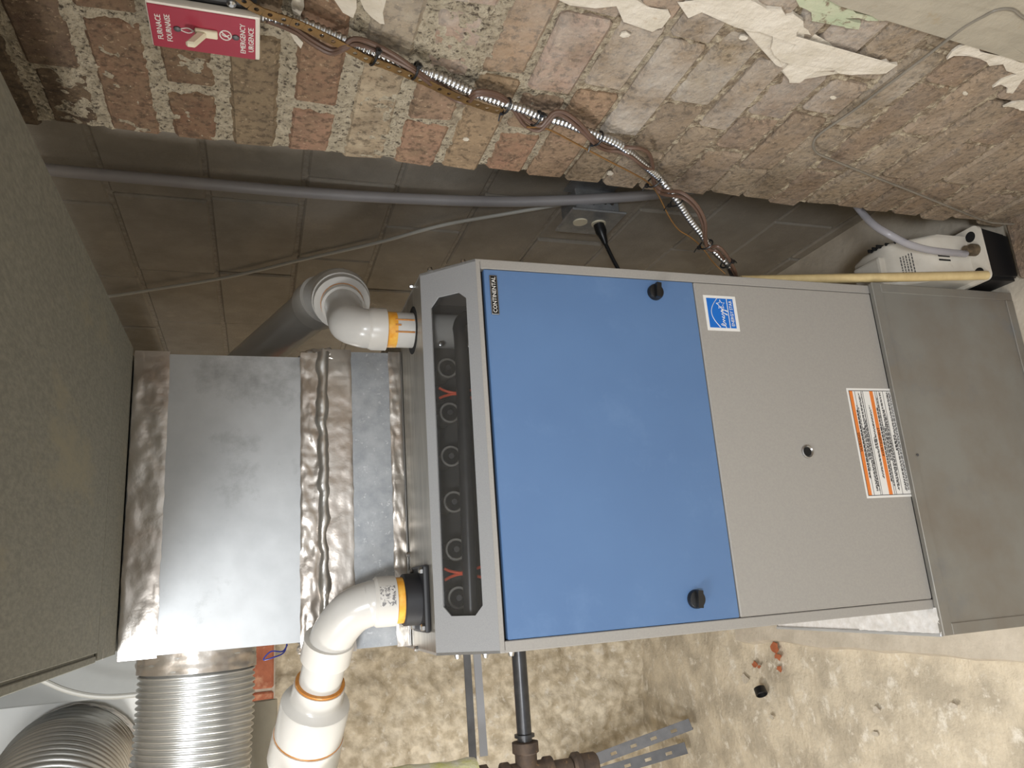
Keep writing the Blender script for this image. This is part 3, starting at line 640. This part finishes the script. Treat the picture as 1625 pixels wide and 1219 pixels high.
# ================================================================== VENT PIPE (LEFT)
V = thing('exhaust_vent_pipe', 'white plastic vent pipe rising from a black rubber collar and widening leftwards', 'pipe', (-.227, .15, ZP))
vc = Vector((-.227, .15, ZP))
fp = box('collar_flange', vc.x - .052, vc.x + .052, vc.y - .050, vc.y + .052, ZP + .0005, ZP + .010, M_rubber, V, .004, 2)
for sx in (-1, 1):
    for sy in (-1, 1): lathe('bolt', vc + Vector((sx * .043, sy * .042, .01)), (0, 0, 1), [(0, .006), (.004, .006), (.006, .004)], M_steel, fp, 6)
lathe('rubber_collar', vc, (0, 0, 1), [(.01, .041), (.034, .041), (.036, .039)], M_rubber, V)
lathe('primer_band', vc, (0, 0, 1), [(.034, .0362), (.052, .0362)], M_glue, V)
path = [vc + Z * .05, vc + Z * .078] + [at(q, 1, y) for q, y in [((590, 957), .152), ((560, 970), .160), ((536, 996), .178), ((521, 1025), .200)]]
tube('elbow', path, .0352, M_pvc, V, 28, 8)
lathe('elbow_hub', vc, (0, 0, 1), [(.048, .034), (.048, .0395), (.078, .0395), (.082, .0362)], M_pvc_d, V)
# product sticker on the hub
bm = bmesh.new(); ang0, ang1 = -1.75, -0.95; prev = None
for i in range(9):
    a = ang0 + (ang1 - ang0) * i / 8; cur = [bm.verts.new(vc + Vector((math.sin(a) * 0 + math.cos(a) * .0400, math.sin(a) * .0400, z))) for z in (.052, .076)]
    if prev: bm.faces.new((prev[0], cur[0], cur[1], prev[1]))
    prev = cur
from_bm('hub_sticker', bm, pm('printed_sticker', (206, 202, 196), (120, 118, 118), 260, lo=.5, hi=.55, rough=.5), V)
e0 = path[-1]; e1 = at((490, 1165), 1, .30); dv = (e1 - e0).normalized(); LV = (e1 - e0).length
lathe('elbow_hub', e0 - dv * .014, dv, [(0, .0355), (.0005, .0405), (.038, .0405), (.039, .034)], M_pvc_d, V)
lathe('pipe', e0, dv, [(0, .0345), (.12, .0345)], M_pvc, V)
rr0 = e0 + dv * (LV * .40)
lathe('primer_ring', rr0 - dv * .001, dv, [(0, .0350), (.0005, .0400), (.005, .0400)], M_glue_d, V)
rl = LV * .60
lathe('reducer', rr0 + dv * .003, dv, [(0, .036), (.0005, .0415), (.026, .0425), (.030, .0445), (.038, .0555), (.041, .0565), (rl - .004, .0565)], M_pvc, V, 36)
lathe('primer_ring', e1 - dv * .002, dv, [(0, .0560), (.002, .0574), (.005, .0560)], M_glue_d, V, 36)
lathe('large_pipe', e1 + dv * .001, dv, [(0, .052), (.001, .0585), (.05, .0595), (.051, .053), (.5, .053)], M_pvc_d, V, 36)

# ================================================================== INTAKE PIPE (RIGHT)
I = thing('intake_pipe', 'white plastic intake elbow with orange primer drips and a pipe rising behind the plenum', 'pipe', (hc.x, hc.y, ZP))
cyl('pipe', (hc.x, hc.y, 1.14), (hc.x, hc.y, ZP + .07), .0315, M_pvc, I, 28)
lathe('primer_band', (hc.x, hc.y, ZP), (0, 0, 1), [(.031, .0319), (.049, .0319)], M_glue, I)
for k, a in enumerate((-2.0, -1.30, -1.62)):
    q = Vector((hc.x + .0318 * math.cos(a), hc.y + .0318 * math.sin(a), 0)); zl = (ZP + .002, ZP + .002, ZP + .026)[k]
    tube('primer_drip', [q + Z * (ZP + .036), q + Z * ((ZP + .036 + zl) / 2), q + Z * zl], .0016, M_glue_d, I, 6, 3)
lathe('elbow_hub', (hc.x, hc.y, ZP), (0, 0, 1), [(.049, .032), (.049, .0375), (.074, .0375), (.080, .0345)], M_pvc_d, I)
ring = at((541, 475), 1, .285)
ez = ring.z
dI = Vector((ring.x - hc.x, ring.y - hc.y, 0)).normalized(); hv = Vector((hc.x, hc.y, 0))
ep = [hv + Z * (ZP + .055), hv + Z * (ZP + .078), hv + dI * .004 + Z * (ez - .022), hv + dI * .020 + Z * (ez - .004), hv + dI * .045 + Z * ez, Vector((ring.x, ring.y, ez))]
tube('elbow', ep, .0345, M_pvc, I, 28, 8)
hub0 = ring - dI * .026
lathe('elbow_hub', hub0 - dI * .020, dI, [(0, .034), (.0005, .0395), (.020, .0395)], M_pvc_d, I)
lathe('primer_ring', hub0 - dI * .003, dI, [(0, .033), (.0005, .0405), (.004, .0405)], M_glue_d, I)
lathe('reducer_ring', hub0, dI, [(0, .040), (.0005, .0525), (.018, .0535)], M_pvc, I, 36)
lathe('large_elbow_hub', hub0, dI, [(.018, .0535), (.019, .0555), (.045, .0555), (.047, .050)], M_pvc_d, I, 36)
k0 = hub0 + dI * .045; dP = Vector((-.06, .93, .37)).normalized()
lp = [k0, k0 + dI * .03, k0 + dI * .055 + dP * .03, k0 + dI * .055 + dP * .07]
tube('large_elbow', lp, .0475, M_pvc, I, 30, 6)
q0 = lp[-1]
lathe('large_elbow_hub', q0 - dP * .01, dP, [(0, .048), (.001, .0535), (.04, .0535), (.041, .047)], M_pvc_d, I, 32)
cyl('riser_pipe', q0, q0 + dP * .55, .0465, M_pvc, I, 30)

# ================================================================== EMERGENCY SWITCH
S = thing('emergency_switch', 'red furnace emergency switch plate screwed to the brick wall', 'switch', (.43, -.323, 1.60))
yA, yB, zA, zB = -.360, -.287, 1.542, 1.660
box('switch_box', .426, .452, yA + .006, yB - .006, zA + .004, zB - .004, M_darksteel, S, .002)
box('cover_plate', .417, .426, yA, yB, zA, zB, M_plate, S, .0025, 2)
box('plate_face', .4160, .4175, yA + .0035, yB - .0012, zA + .005, zB - .0015, M_red, S, .0006)
rv = -Y; yc = (yA + yB) / 2
for t, z, s, w in (('FURNACE', 1.6490, .0083, .040), ('FOURNAISE', 1.6395, .0083, .047), ('EMERGENCY', 1.5605, .0083, .049), ('URGENCE', 1.5515, .0083, .040)):
    lettering('plate_lettering', t, s, (.4157, yc + .001, z), rv, Z, M_white, S, xs=w / (.0052 * len(t)))
box('toggle_frame', .4125, .4165, yc - .0065, yc + .0055, 1.588, 1.612, M_ivory, S, .001)
tg = box('toggle', .396, .4135, yc - .0045, yc + .0045, 1.600, 1.611, M_ivory, S, .002)
for v in tg.data.vertices:
    if v.co.x < .404: v.co.z += .010
for z in (1.6305, 1.5685): lathe('screw', (.4162, yc, z), (-1, 0, 0), [(0, .0042), (.0015, .004), (.0025, .002)], M_darksteel, S, 10)
fz = 1.6215
tube('flame_mark', [Vector((.4157, yc + a, fz + b)) for a, b in ((0, -.008), (.004, -.003), (.003, .002), (0, .006), (-.003, .001), (-.0035, -.003), (0, -.008))], .0007, M_white, S, 6, 3)
cm = Vector((.4157, yc - .001, 1.5795))
tube('crossed_flame_mark', [cm + Vector((0, math.cos(2 * PI * k / 16) * .0078, math.sin(2 * PI * k / 16) * .0062)) for k in range(17)], .0007, M_white, S, 6)
tube('crossed_flame_mark', [cm + Vector((0, -.005, .0045)), cm, cm + Vector((0, .005, -.0045))], .0008, M_white, S, 6)
tube('crossed_flame_mark', [cm + Vector((0, -.0015, -.004)), cm + Vector((0, .002, .0)), cm + Vector((0, -.001, .004))], .0007, M_white, S, 6, 3)
lathe('box_screw', (.425, yA - .008, 1.572), (-1, 0, 0), [(0, .0055), (.003, .005), (.005, .0025)], M_steel, S, 12)
box('side_box', .428, .452, yA - .040, yA + .004, 1.56, 1.70, M_darksteel, S, .002)

# ================================================================== CABLES ON THE BRICK WALL
def xw_path(pix):
    """pixels along the wall; the last run leaves the pier and crosses to the cabinet"""
    out = []
    for q in pix:
        x = .430 if q[0] < 1045 else .430 + (.330 - .430) * min(1, (q[0] - 1045) / 118.0)
        out.append(at(q, 0, x))
    return out
BXP = [(405, 22), (445, 30), (483, 37), (515, 50), (542, 62), (565, 74), (607, 89), (636, 103), (665, 112), (695, 121), (734, 139), (784, 159), (829, 173), (859, 185), (897, 195), (927, 207), (965, 221), (992, 236), (1024, 263), (1045, 281), (1054, 292), (1075, 319), (1095, 349), (1113, 372), (1125, 390), (1143, 408), (1154, 419), (1165, 440)]
bxp = catmull(xw_path(BXP), 40)
acc = [0]
for i in range(len(bxp) - 1): acc.append(acc[-1] + (bxp[i + 1] - bxp[i]).length)
Ls = acc[-1]; nb = int(Ls / .0068 * 6); Q = []; j = 0
for k in range(nb + 1):
    s = Ls * k / nb
    while j < len(acc) - 2 and acc[j + 1] < s: j += 1
    Q.append(bxp[j].lerp(bxp[j + 1], (s - acc[j]) / max(1e-9, acc[j + 1] - acc[j])))
bm = bmesh.new(); sweep(bm, Q, lambda t, i: .0059 + .0010 * math.sin(i / 6 * 2 * PI), 14)
arm = from_bm('armoured_cable', bm, M_steel, None, True); tag(arm, 'shiny spiral armoured cable crossing the brick wall down to the furnace', 'cable')
WA = [(425, 20), (465, 44), (497, 63), (527, 72), (545, 64), (560, 60), (583, 68), (621, 83), (651, 97), (675, 115), (698, 133), (722, 151), (740, 152), (754, 138), (772, 139), (793, 151), (813, 168), (834, 186), (856, 192), (868, 184), (880, 179), (897, 180), (918, 190), (936, 207), (951, 223), (968, 235), (983, 233), (998, 229), (1016, 229), (1030, 242), (1036, 266), (1037, 286), (1048, 295), (1060, 297), (1081, 304), (1104, 325), (1118, 349), (1119, 375), (1124, 386), (1140, 391), (1154, 408), (1166, 428), (1170, 445)]
def wire(name, pix, r, m, dx, label, cat, group=None, segs=8):
    P3 = xw_path(pix); P3 = [p + Vector((dx + .005 * math.sin(i * 1.3), 0, 0)) for i, p in enumerate(P3)]
    return tag(tube(name, P3, r, m, None, segs, 6), label, cat, group)
wire('thermostat_wire', WA, .0031, M_brownwire, -.003, 'outer brown thermostat wire looping around the spiral cable', 'wire', 'brown wires tied to the spiral cable')
WB = [(q[0] - 1 + 2.5 * math.sin(i * 1.7), q[1] + 4.5 + 2 * math.cos(i * 1.1)) for i, q in enumerate(WA)]
WB[26] = (982, 239); WB[27] = (1000, 242); WB[28] = (1013, 250); WB[29] = (1025, 262)
wire('thermostat_wire', WB, .0031, M_brownwire, -.005, 'inner brown thermostat wire lying against the spiral cable', 'wire', 'brown wires tied to the spiral cable')
wire('bronze_wire', [(835, 190), (868, 198), (918, 222), (965, 242), (1001, 260), (1024, 278), (1036, 292), (1045, 304), (1060, 331), (1075, 352), (1095, 369), (1113, 387), (1131, 408), (1149, 422)], .0014, M_copper, -.012, 'thin bronze wire sagging beside the spiral cable', 'wire')
# perforated strap: plate with real holes
SP = catmull([at(q, 0, .421) for q in [(378, -4), (405, 14), (440, 28), (470, 38), (505, 54), (540, 72), (580, 93), (620, 108), (670, 129), (720, 152), (770, 171), (806, 180)]], 30)
acc = [0]
for i in range(len(SP) - 1): acc.append(acc[-1] + (SP[i + 1] - SP[i]).length)
Ls = acc[-1]; cell = .0155; nc = int(Ls / cell)
def sp(s):
    s = max(0, min(Ls - 1e-6, s)); lo = 0
    while acc[lo + 1] < s: lo += 1
    return SP[lo].lerp(SP[lo + 1], (s - acc[lo]) / max(1e-9, acc[lo + 1] - acc[lo]))
bm = bmesh.new()
for c in range(nc):
    s0 = c * cell; ctr = sp(s0 + cell / 2); t = (sp(s0 + cell) - sp(s0)).normalized(); b = Vector((1, 0, 0)).cross(t).normalized(); th = Vector((.0012, 0, 0))
    ins, outs = [], []
    for k in range(16):
        a = 2 * PI * k / 16; ca, sa = math.cos(a), math.sin(a)
        h = .0062 - .0012 * abs(ca) ** 3; lx = max(-cell / 2, min(cell / 2, ca * cell * .72)); ly = max(-h, min(h, sa * .0095))
        outs.append((lx, ly)); ins.append((ca * .0028, sa * .0028))
    def mk(l, o): return [bm.verts.new(ctr + t * x + b * y + o) for x, y in l]
    o1, i1, o2, i2 = mk(outs, Vector()), mk(ins, Vector()), mk(outs, th), mk(ins, th)
    for k in range(16):
        n = (k + 1) % 16
        bm.faces.new((o1[k], o1[n], i1[n], i1[k])); bm.faces.new((o2[n], o2[k], i2[k], i2[n])); bm.faces.new((i1[k], i1[n], i2[n], i2[k])); bm.faces.new((o1[n], o1[k], o2[k], o2[n]))
stp = from_bm('perforated_strap', bm, M_strap); tag(stp, 'bronze perforated hanger strap running beside the spiral cable', 'strap')
where = ['next to the switch plate', 'at the end of the pale brick', 'above the strap end', 'just past the end of the perforated strap', 'mid-wall on the wire loops', 'at the corner of the brick wall', 'just off the brick corner', 'halfway to the furnace', 'beside the furnace edge']
for k, (q, tl) in enumerate(zip([(593, 84), (658, 107), (803, 163), (850, 183), (948, 215), (1037, 284), (1073, 316), (1120, 384), (1152, 414)], [1, 1, -1, 1, -1, -1, -1, -1, 1])):
    c = xw_path([q])[0] + Vector((-.005, 0, 0)); i = min(range(len(Q)), key=lambda n: (Q[n] - c).length); t = (Q[min(i + 4, len(Q) - 1)] - Q[max(i - 4, 0)]).normalized()
    u = Vector((1, 0, 0)); u = (u - t * u.dot(t)).normalized(); w = t.cross(u)
    z = thing('cable_tie', 'black cable tie on the spiral cable ' + where[k], 'cable tie', c, 'black cable ties on the spiral cable')
    tube('band', [c + u * math.cos(2 * PI * n / 16) * .0095 + w * math.sin(2 * PI * n / 16) * .0125 for n in range(17)], .0016, M_black, z, 6)
    h = c + w * (.0135 * tl); bx_ = box('tie_head', h.x - .005, h.x + .001, h.y - .003, h.y + .003, h.z - .003, h.z + .003, M_black, z, .0005)
    tube('tie_tail', [h, h + w * (.006 * tl) - u * .004, h + w * (.010 * tl) - u * .010], .0012, M_black, z, 5)
# thin drain tube over the bricks
tag(tube('drain_tube', [at(q, 0, .441) for q in [(1660, 45), (1623, 27), (1606, 15), (1582, 16), (1559, 27), (1529, 44), (1470, 89), (1411, 133), (1352, 177), (1304, 210), (1291, 226), (1296, 242), (1322, 254), (1381, 278), (1440, 301), (1499, 325), (1559, 349)]] + [Vector((.437, -.075, .085)), Vector((.436, -.085, .03)), Vector((.430, -.12, .015))], .0021, M_thintube, None, 8, 8),
    'thin grey tube bent across the bricks above the pump', 'tube')

# ================================================================== RECESS: grey tube, white cable, outlet, cord
tag(tube('grey_hose', [at(q, 0, .628) for q in [(20, 262), (85, 270), (250, 285), (480, 305), (640, 315), (790, 320), (900, 318), (1000, 312), (1058, 306), (1110, 298)]], .0125, M_greytube, None, 12, 8), 'smooth grey hose dropping through the dark recess beside the bricks', 'hose')
tag(tube('white_cable', [at(q, 0, .645) for q in [(100, 478), (175, 470), (240, 460), (360, 440), (480, 412), (600, 385), (700, 358), (800, 340), (905, 322), (935, 318)]], .0045, M_whitecable, None, 8, 8), 'thin white cable sagging along the grey block wall', 'cable')
oy, oz0, oz1 = .318, .735, .865
O = thing('outlet_box', 'galvanised outlet box on the grey block wall with one plug in it', 'outlet', (XG, .36, .80))
box('box_body', .602, XG - .002, oy, oy + .09, oz0 + .01, oz1 - .012, M_galv_b, O, .002)
cp = box('outlet_plate', .596, .602, oy - .012, oy + .105, oz0 - .004, oz1 + .004, M_galv_b, O, .003)
for zz in (oz0 + .045, oz0 + .092): lathe('receptacle', (.596, oy + .045, zz), (-1, 0, 0), [(0, .0175), (.003, .017)], M_ivory, cp, 20)
box('mounting_tab', XG - .004, XG - .001, oy - .05, oy + .02, oz0 + .02, oz1 + .01, M_galv_b, O)
for dx, zz, m_ in ((.022, oz0 + .028, M_steel), (.024, oz0 + .045, M_gap), (.020, oz0 + .075, M_gap)): lathe('box_screw', (.602 + dx, oy, zz), (0, -1, 0), [(0, .005), (.002, .004)], m_, O, 10)
PC = thing('power_cord', 'black plug and cord running from the outlet to the furnace', 'cord', (.596, oy + .045, oz0 + .045))
pz = oz0 + .045
lathe('plug', (.5935, oy + .045, pz), (-1, 0, -.25), [(0, .013), (.02, .0135), (.03, .010), (.052, .006)], M_black, PC, 16)
pe = Vector((.5935 - .05, oy + .045, pz - .0125))
tube('cord', [pe, pe + Vector((-.05, .0, -.02)), pe + Vector((-.11, .0, -.05)), pe + Vector((-.17, .01, -.085)), pe + Vector((-.228, .02, -.11))], .0048, M_black, PC, 8, 8)

# ================================================================== CONDENSATE PUMP
C = thing('condensate_pump', 'white condensate pump on a black tank between furnace and bricks', 'pump', (.383, .09, .012))
tx0, tx1, ty0, ty1 = .322, .444, -.050, .235
bm = bmesh.new(); v = add_box(bm, tx0, tx1, ty0, ty1, .0125, .108)
for q in v:
    if q.co.z < .05: q.co.x += .008 * (1 if q.co.x < .38 else -1); q.co.y += .010 * (1 if q.co.y < .1 else -1)
bmesh.ops.bevel(bm, geom=bm.edges[:], offset=.008, segments=2, affect='EDGES'); from_bm('tank', bm, M_tank, C)
lid = []
for cxx, cyy, a0 in ((tx0 + .012, ty0 + .008, 180), (tx1 - .012, ty0 + .008, 270), (tx1 - .012, ty1 - .012, 0), (tx0 + .012, ty1 - .012, 90)):
    for k in range(5):
        a = math.radians(a0 + k * 22.5); lid.append(Vector((cxx + .012 * math.cos(a), cyy + .012 * math.sin(a), .1085)))
prism('lid', lid, (0, 0, .008), M_pump, C)
for hx in (tx0 + .020, tx1 - .020): lathe('lid_hole', (hx, ty0 + .018, .1162), (0, 0, 1), [(0, .0115), (.0006, .0115)], M_gap, C, 20)
hx0, hx1 = tx0 + .008, tx1 - .014
secs = [(-.021, .1164), (-.019, .204), (-.014, .213), (.030, .270), (.042, .279), (.10, .280), (.140, .266), (.160, .225), (.164, .1164)]
bm = bmesh.new(); rows = []
for y, z in secs:
    c_ = .010 if z > .12 else .004
    rows.append([bm.verts.new(q) for q in ((hx0, y, .1164), (hx0, y, max(.1164, z - c_)), (hx0 + c_ * .35, y, max(.1164, z - c_ * .35)), (hx0 + c_, y, z), (hx1 - c_, y, z), (hx1 - c_ * .35, y, max(.1164, z - c_ * .35)), (hx1, y, max(.1164, z - c_)), (hx1, y, .1164))])
for i in range(len(rows) - 1):
    for k in range(7): bm.faces.new((rows[i][k], rows[i][k + 1], rows[i + 1][k + 1], rows[i + 1][k]))
bmesh.ops.remove_doubles(bm, verts=bm.verts, dist=1e-6); hs = autosmooth(from_bm('motor_cover', bm, M_pump, C), .6)
box('top_bump', hx0 + .006, hx1 - .028, .045, .120, .270, .294, M_pump, C, .006, 2)
for zz in (.372, .381): prism('vent_slot', [(zz - .0018, -.0188, .172), (zz + .0018, -.0188, .172), (zz + .0018, -.0186, .203), (zz - .0018, -.0186, .203)], (0, -.0012, 0), M_gap, hs)
for k in range(6): box('vent_notch', hx1 - .006, hx1 + .0006, .012 + k * .012, .0155 + k * .012, .232 + min(k, 3) * .0125, .250 + min(k, 3) * .0125, M_gap, hs)
bm = bmesh.new(); rp = random.Random(5); pu = Vector((0, .61, .79)); pn = Vector((0, -.79, .61))
for r in range(5):                                  # worn, unreadable print on the sloping face
    u = .352
    while u < .392:
        w_ = rp.uniform(.003, .007); o_ = Vector((u, .008, .2418)) + pu * (.0055 * r) + pn * .0006
        bm.faces.new([bm.verts.new(o_ + d_) for d_ in (Vector(), X * w_, X * w_ + pu * .0022, pu * .0022)]); u += w_ + .0015
from_bm('cover_print', bm, M_ink, hs)
lathe('outlet_fitting', (.392, -.036, .1166), (0, 0, 1), [(0, .013), (.012, .013), (.013, .008), (.028, .008)], pm('dirty_brass', (120, 104, 82), (84, 74, 60), 90, rough=.6, metal=.4), C, 14)
pts = [at(q, 0, xx) for q, xx in [((1532, 403), .383), ((1499, 400), .375), ((1470, 396), .375), ((1440, 387), .382), ((1411, 372), .402), ((1387, 357), .430), ((1365, 334), .475), ((1340, 300), .53)]]
tag(tube('vinyl_hose', pts, .0075, M_vinyl, None, 12, 8), 'clear vinyl hose curving out of the pump behind the bricks', 'hose')
bp_ = [at(q, 0, .331) for q in [(1566, 437), (1400, 441), (1235, 444)]]
bp_[0] = Vector((.331, bp_[0].y, bp_[0].z)); cyl('drain_pipe', bp_[0], bp_[2] + (bp_[2] - bp_[1]) * .35, .0095, M_beige, None, 14)
tag(bpy.data.objects['drain_pipe'], 'yellowed narrow plastic drain pipe between furnace and pump', 'pipe')

# ================================================================== GAS PIPE AND ODDS ON THE LEFT
G = thing('gas_pipe', 'black iron gas pipe meeting a rusty tee with a capped drip leg', 'pipe', (-.53, .3, .96))
gz = at((829, 1120), 1, .3).z; gxt = -.545
cyl('branch_pipe', (-.30, .3, gz), (gxt + .055, .3, gz), .0135, M_iron, G, 18)
lathe('branch_ring', (gxt + .068, .3, gz), (-1, 0, 0), [(0, .0135), (.001, .0185), (.006, .0185), (.007, .0135)], M_iron, G, 18)
tee = lathe('tee_run', (gxt, .3, gz - .048), (0, 0, 1), [(0, .021), (.001, .025), (.014, .025), (.017, .021), (.079, .021), (.082, .025), (.095, .025), (.096, .021)], M_rust, G, 22)
lathe('tee_branch', (gxt, .3, gz), (1, 0, 0), [(0, .020), (.034, .020), (.037, .024), (.054, .024), (.055, .018)], M_rust, tee, 20)
cyl('drip_nipple', (gxt, .3, gz - .048), (gxt, .3, gz - .085), .0165, M_rust, G, 18)
lathe('drip_cap', (gxt, .3, gz - .135), (0, 0, 1), [(0, .018), (.003, .021), (.032, .021), (.034, .025), (.044, .025), (.048, .02)], M_rust, G, 20)
cyl('upper_nipple', (gxt, .3, gz + .046), (gxt, .3, gz + .075), .0165, M_rust, G, 16)
lathe('hex_union', (gxt, .3, gz + .070), (0, 0, 1), [(0, .020), (.004, .027), (.026, .027), (.030, .022)], M_rust, G, 8)
tube('wrapped_riser', [(gxt, .3, gz + .095), (gxt + .002, .3, gz + .2), (gxt + .006, .3, gz + .33), (gxt - .01, .3, gz + .42)], lambda t, i: .040 + .004 * nz((i * .4, 0, 0), 1.0), M_yellow, G, 20, 8)
for k, (a, b, hh, lab, m_) in enumerate([((741, 1042), (751, 1212), .016, 'upper dark flat steel bar behind the furnace side', M_darksteel), ((757, 1042), (768, 1200), .017, 'lower light grey flat steel bar behind the furnace side', M_lightsteel)]):
    p, q = at(a, 1, .62), at(b, 1, .60); d = (q - p); p = p - d * .6
    bm = bmesh.new(); add_box(bm, -.5, .5, -.002, .002, -.5, .5)
    for v in bm.verts:
        t = v.co.x + .5; v.co = p.lerp(q, t) + Vector((0, v.co.y, v.co.z * hh))
    tag(from_bm('flat_bar', bm, m_), lab, 'steel bar', 'flat steel bars')
# slotted angle irons leaning in the corner
def angle_iron(a, b, label):
    a, b = Vector(a), Vector(b); d = (b - a).normalized(); L = (b - a).length; s = d.cross(Vector((.1, -1, .25))).normalized(); n = s.cross(d).normalized()
    root = thing('slotted_angle', label, 'angle iron', a, 'slotted angle irons in the corner'); wd, th = .040, .0025; bm = bmesh.new()
    def pt(u, v, w): return a + d * u + s * v + n * w
    def slab(u0, u1, v0, v1):
        vs_ = [bm.verts.new(pt(u, v, w)) for w in (0, th) for u, v in ((u0, v0), (u1, v0), (u1, v1), (u0, v1))]
        for f in ((0, 3, 2, 1), (4, 5, 6, 7), (0, 1, 5, 4), (1, 2, 6, 5), (2, 3, 7, 6), (3, 0, 4, 7)): bm.faces.new([vs_[i] for i in f])
    slab(0, L, 0, .013); slab(0, L, .024, wd); u = 0
    while u < L:                                   # slots left open between the bridges
        slab(u, min(u + .055, L), .013, .024)
        u += .055 + .024
    from_bm('slotted_flange', bm, M_darksteel, root); bm = bmesh.new()
    vs_ = [bm.verts.new(pt(u, v, w)) for w in (0, -wd * .8) for u, v in ((0, 0), (L, 0), (L, th), (0, th))]
    for f in ((0, 3, 2, 1), (4, 5, 6, 7), (0, 1, 5, 4), (1, 2, 6, 5), (2, 3, 7, 6), (3, 0, 4, 7)): bm.faces.new([vs_[i] for i in f])
    from_bm('plain_flange', bm, M_darksteel, root)
angle_iron(at((1100, 1158), 2, .03), at((880, 1240), 1, 1.80), 'upper slotted steel angle leaning in the floor corner')
angle_iron(at((1092, 1196), 2, .03), at((870, 1262), 1, 1.80), 'lower slotted steel angle leaning in the floor corner')
cc = at((1208, 1099), 2, 0.018)
kb = thing('plastic_cap', 'small black plastic cap lying on the concrete floor', 'cap', cc)
lathe('cap_body', cc + Vector((.012, .01, -.002)), (-.8, -.55, .1), [(0, .018), (.022, .019), (.024, .017), (.012, .015)], M_black, kb, 18)
tb = cyl('pipe_stub', at((418, 1112), 1, .80), at((418, 1112), 1, .80) + Vector((-.4, -.02, -.01)), .030, M_tan, None, 20); tag(tb, 'blunt grey beige pipe end in front of the orange bricks', 'pipe')
b0_ = at((456, 1024), 1, .30)
tag(tube('blue_wire', [b0_, at((448, 1034), 1, .29), at((430, 1034), 1, .28), at((418, 1047), 1, .28), at((432, 1044), 1, .28), at((450, 1036), 1, .29), b0_ + Vector((.004, 0, 0))], .0012, M_bwire, None, 6, 6), 'thin blue wire loop at the lower corner of the plenum', 'wire')
tag(tube('white_cable', [Vector((-.279, .66, 1.80))] + [at(q, 1, .72) for q in [(40, 1068), (68, 1080), (100, 1094), (135, 1103), (170, 1106), (205, 1104), (245, 1099), (300, 1090)]], .0052, M_whitecable, None, 8, 6), 'white cable looping below the overhead duct near the ribbed ducts', 'cable')
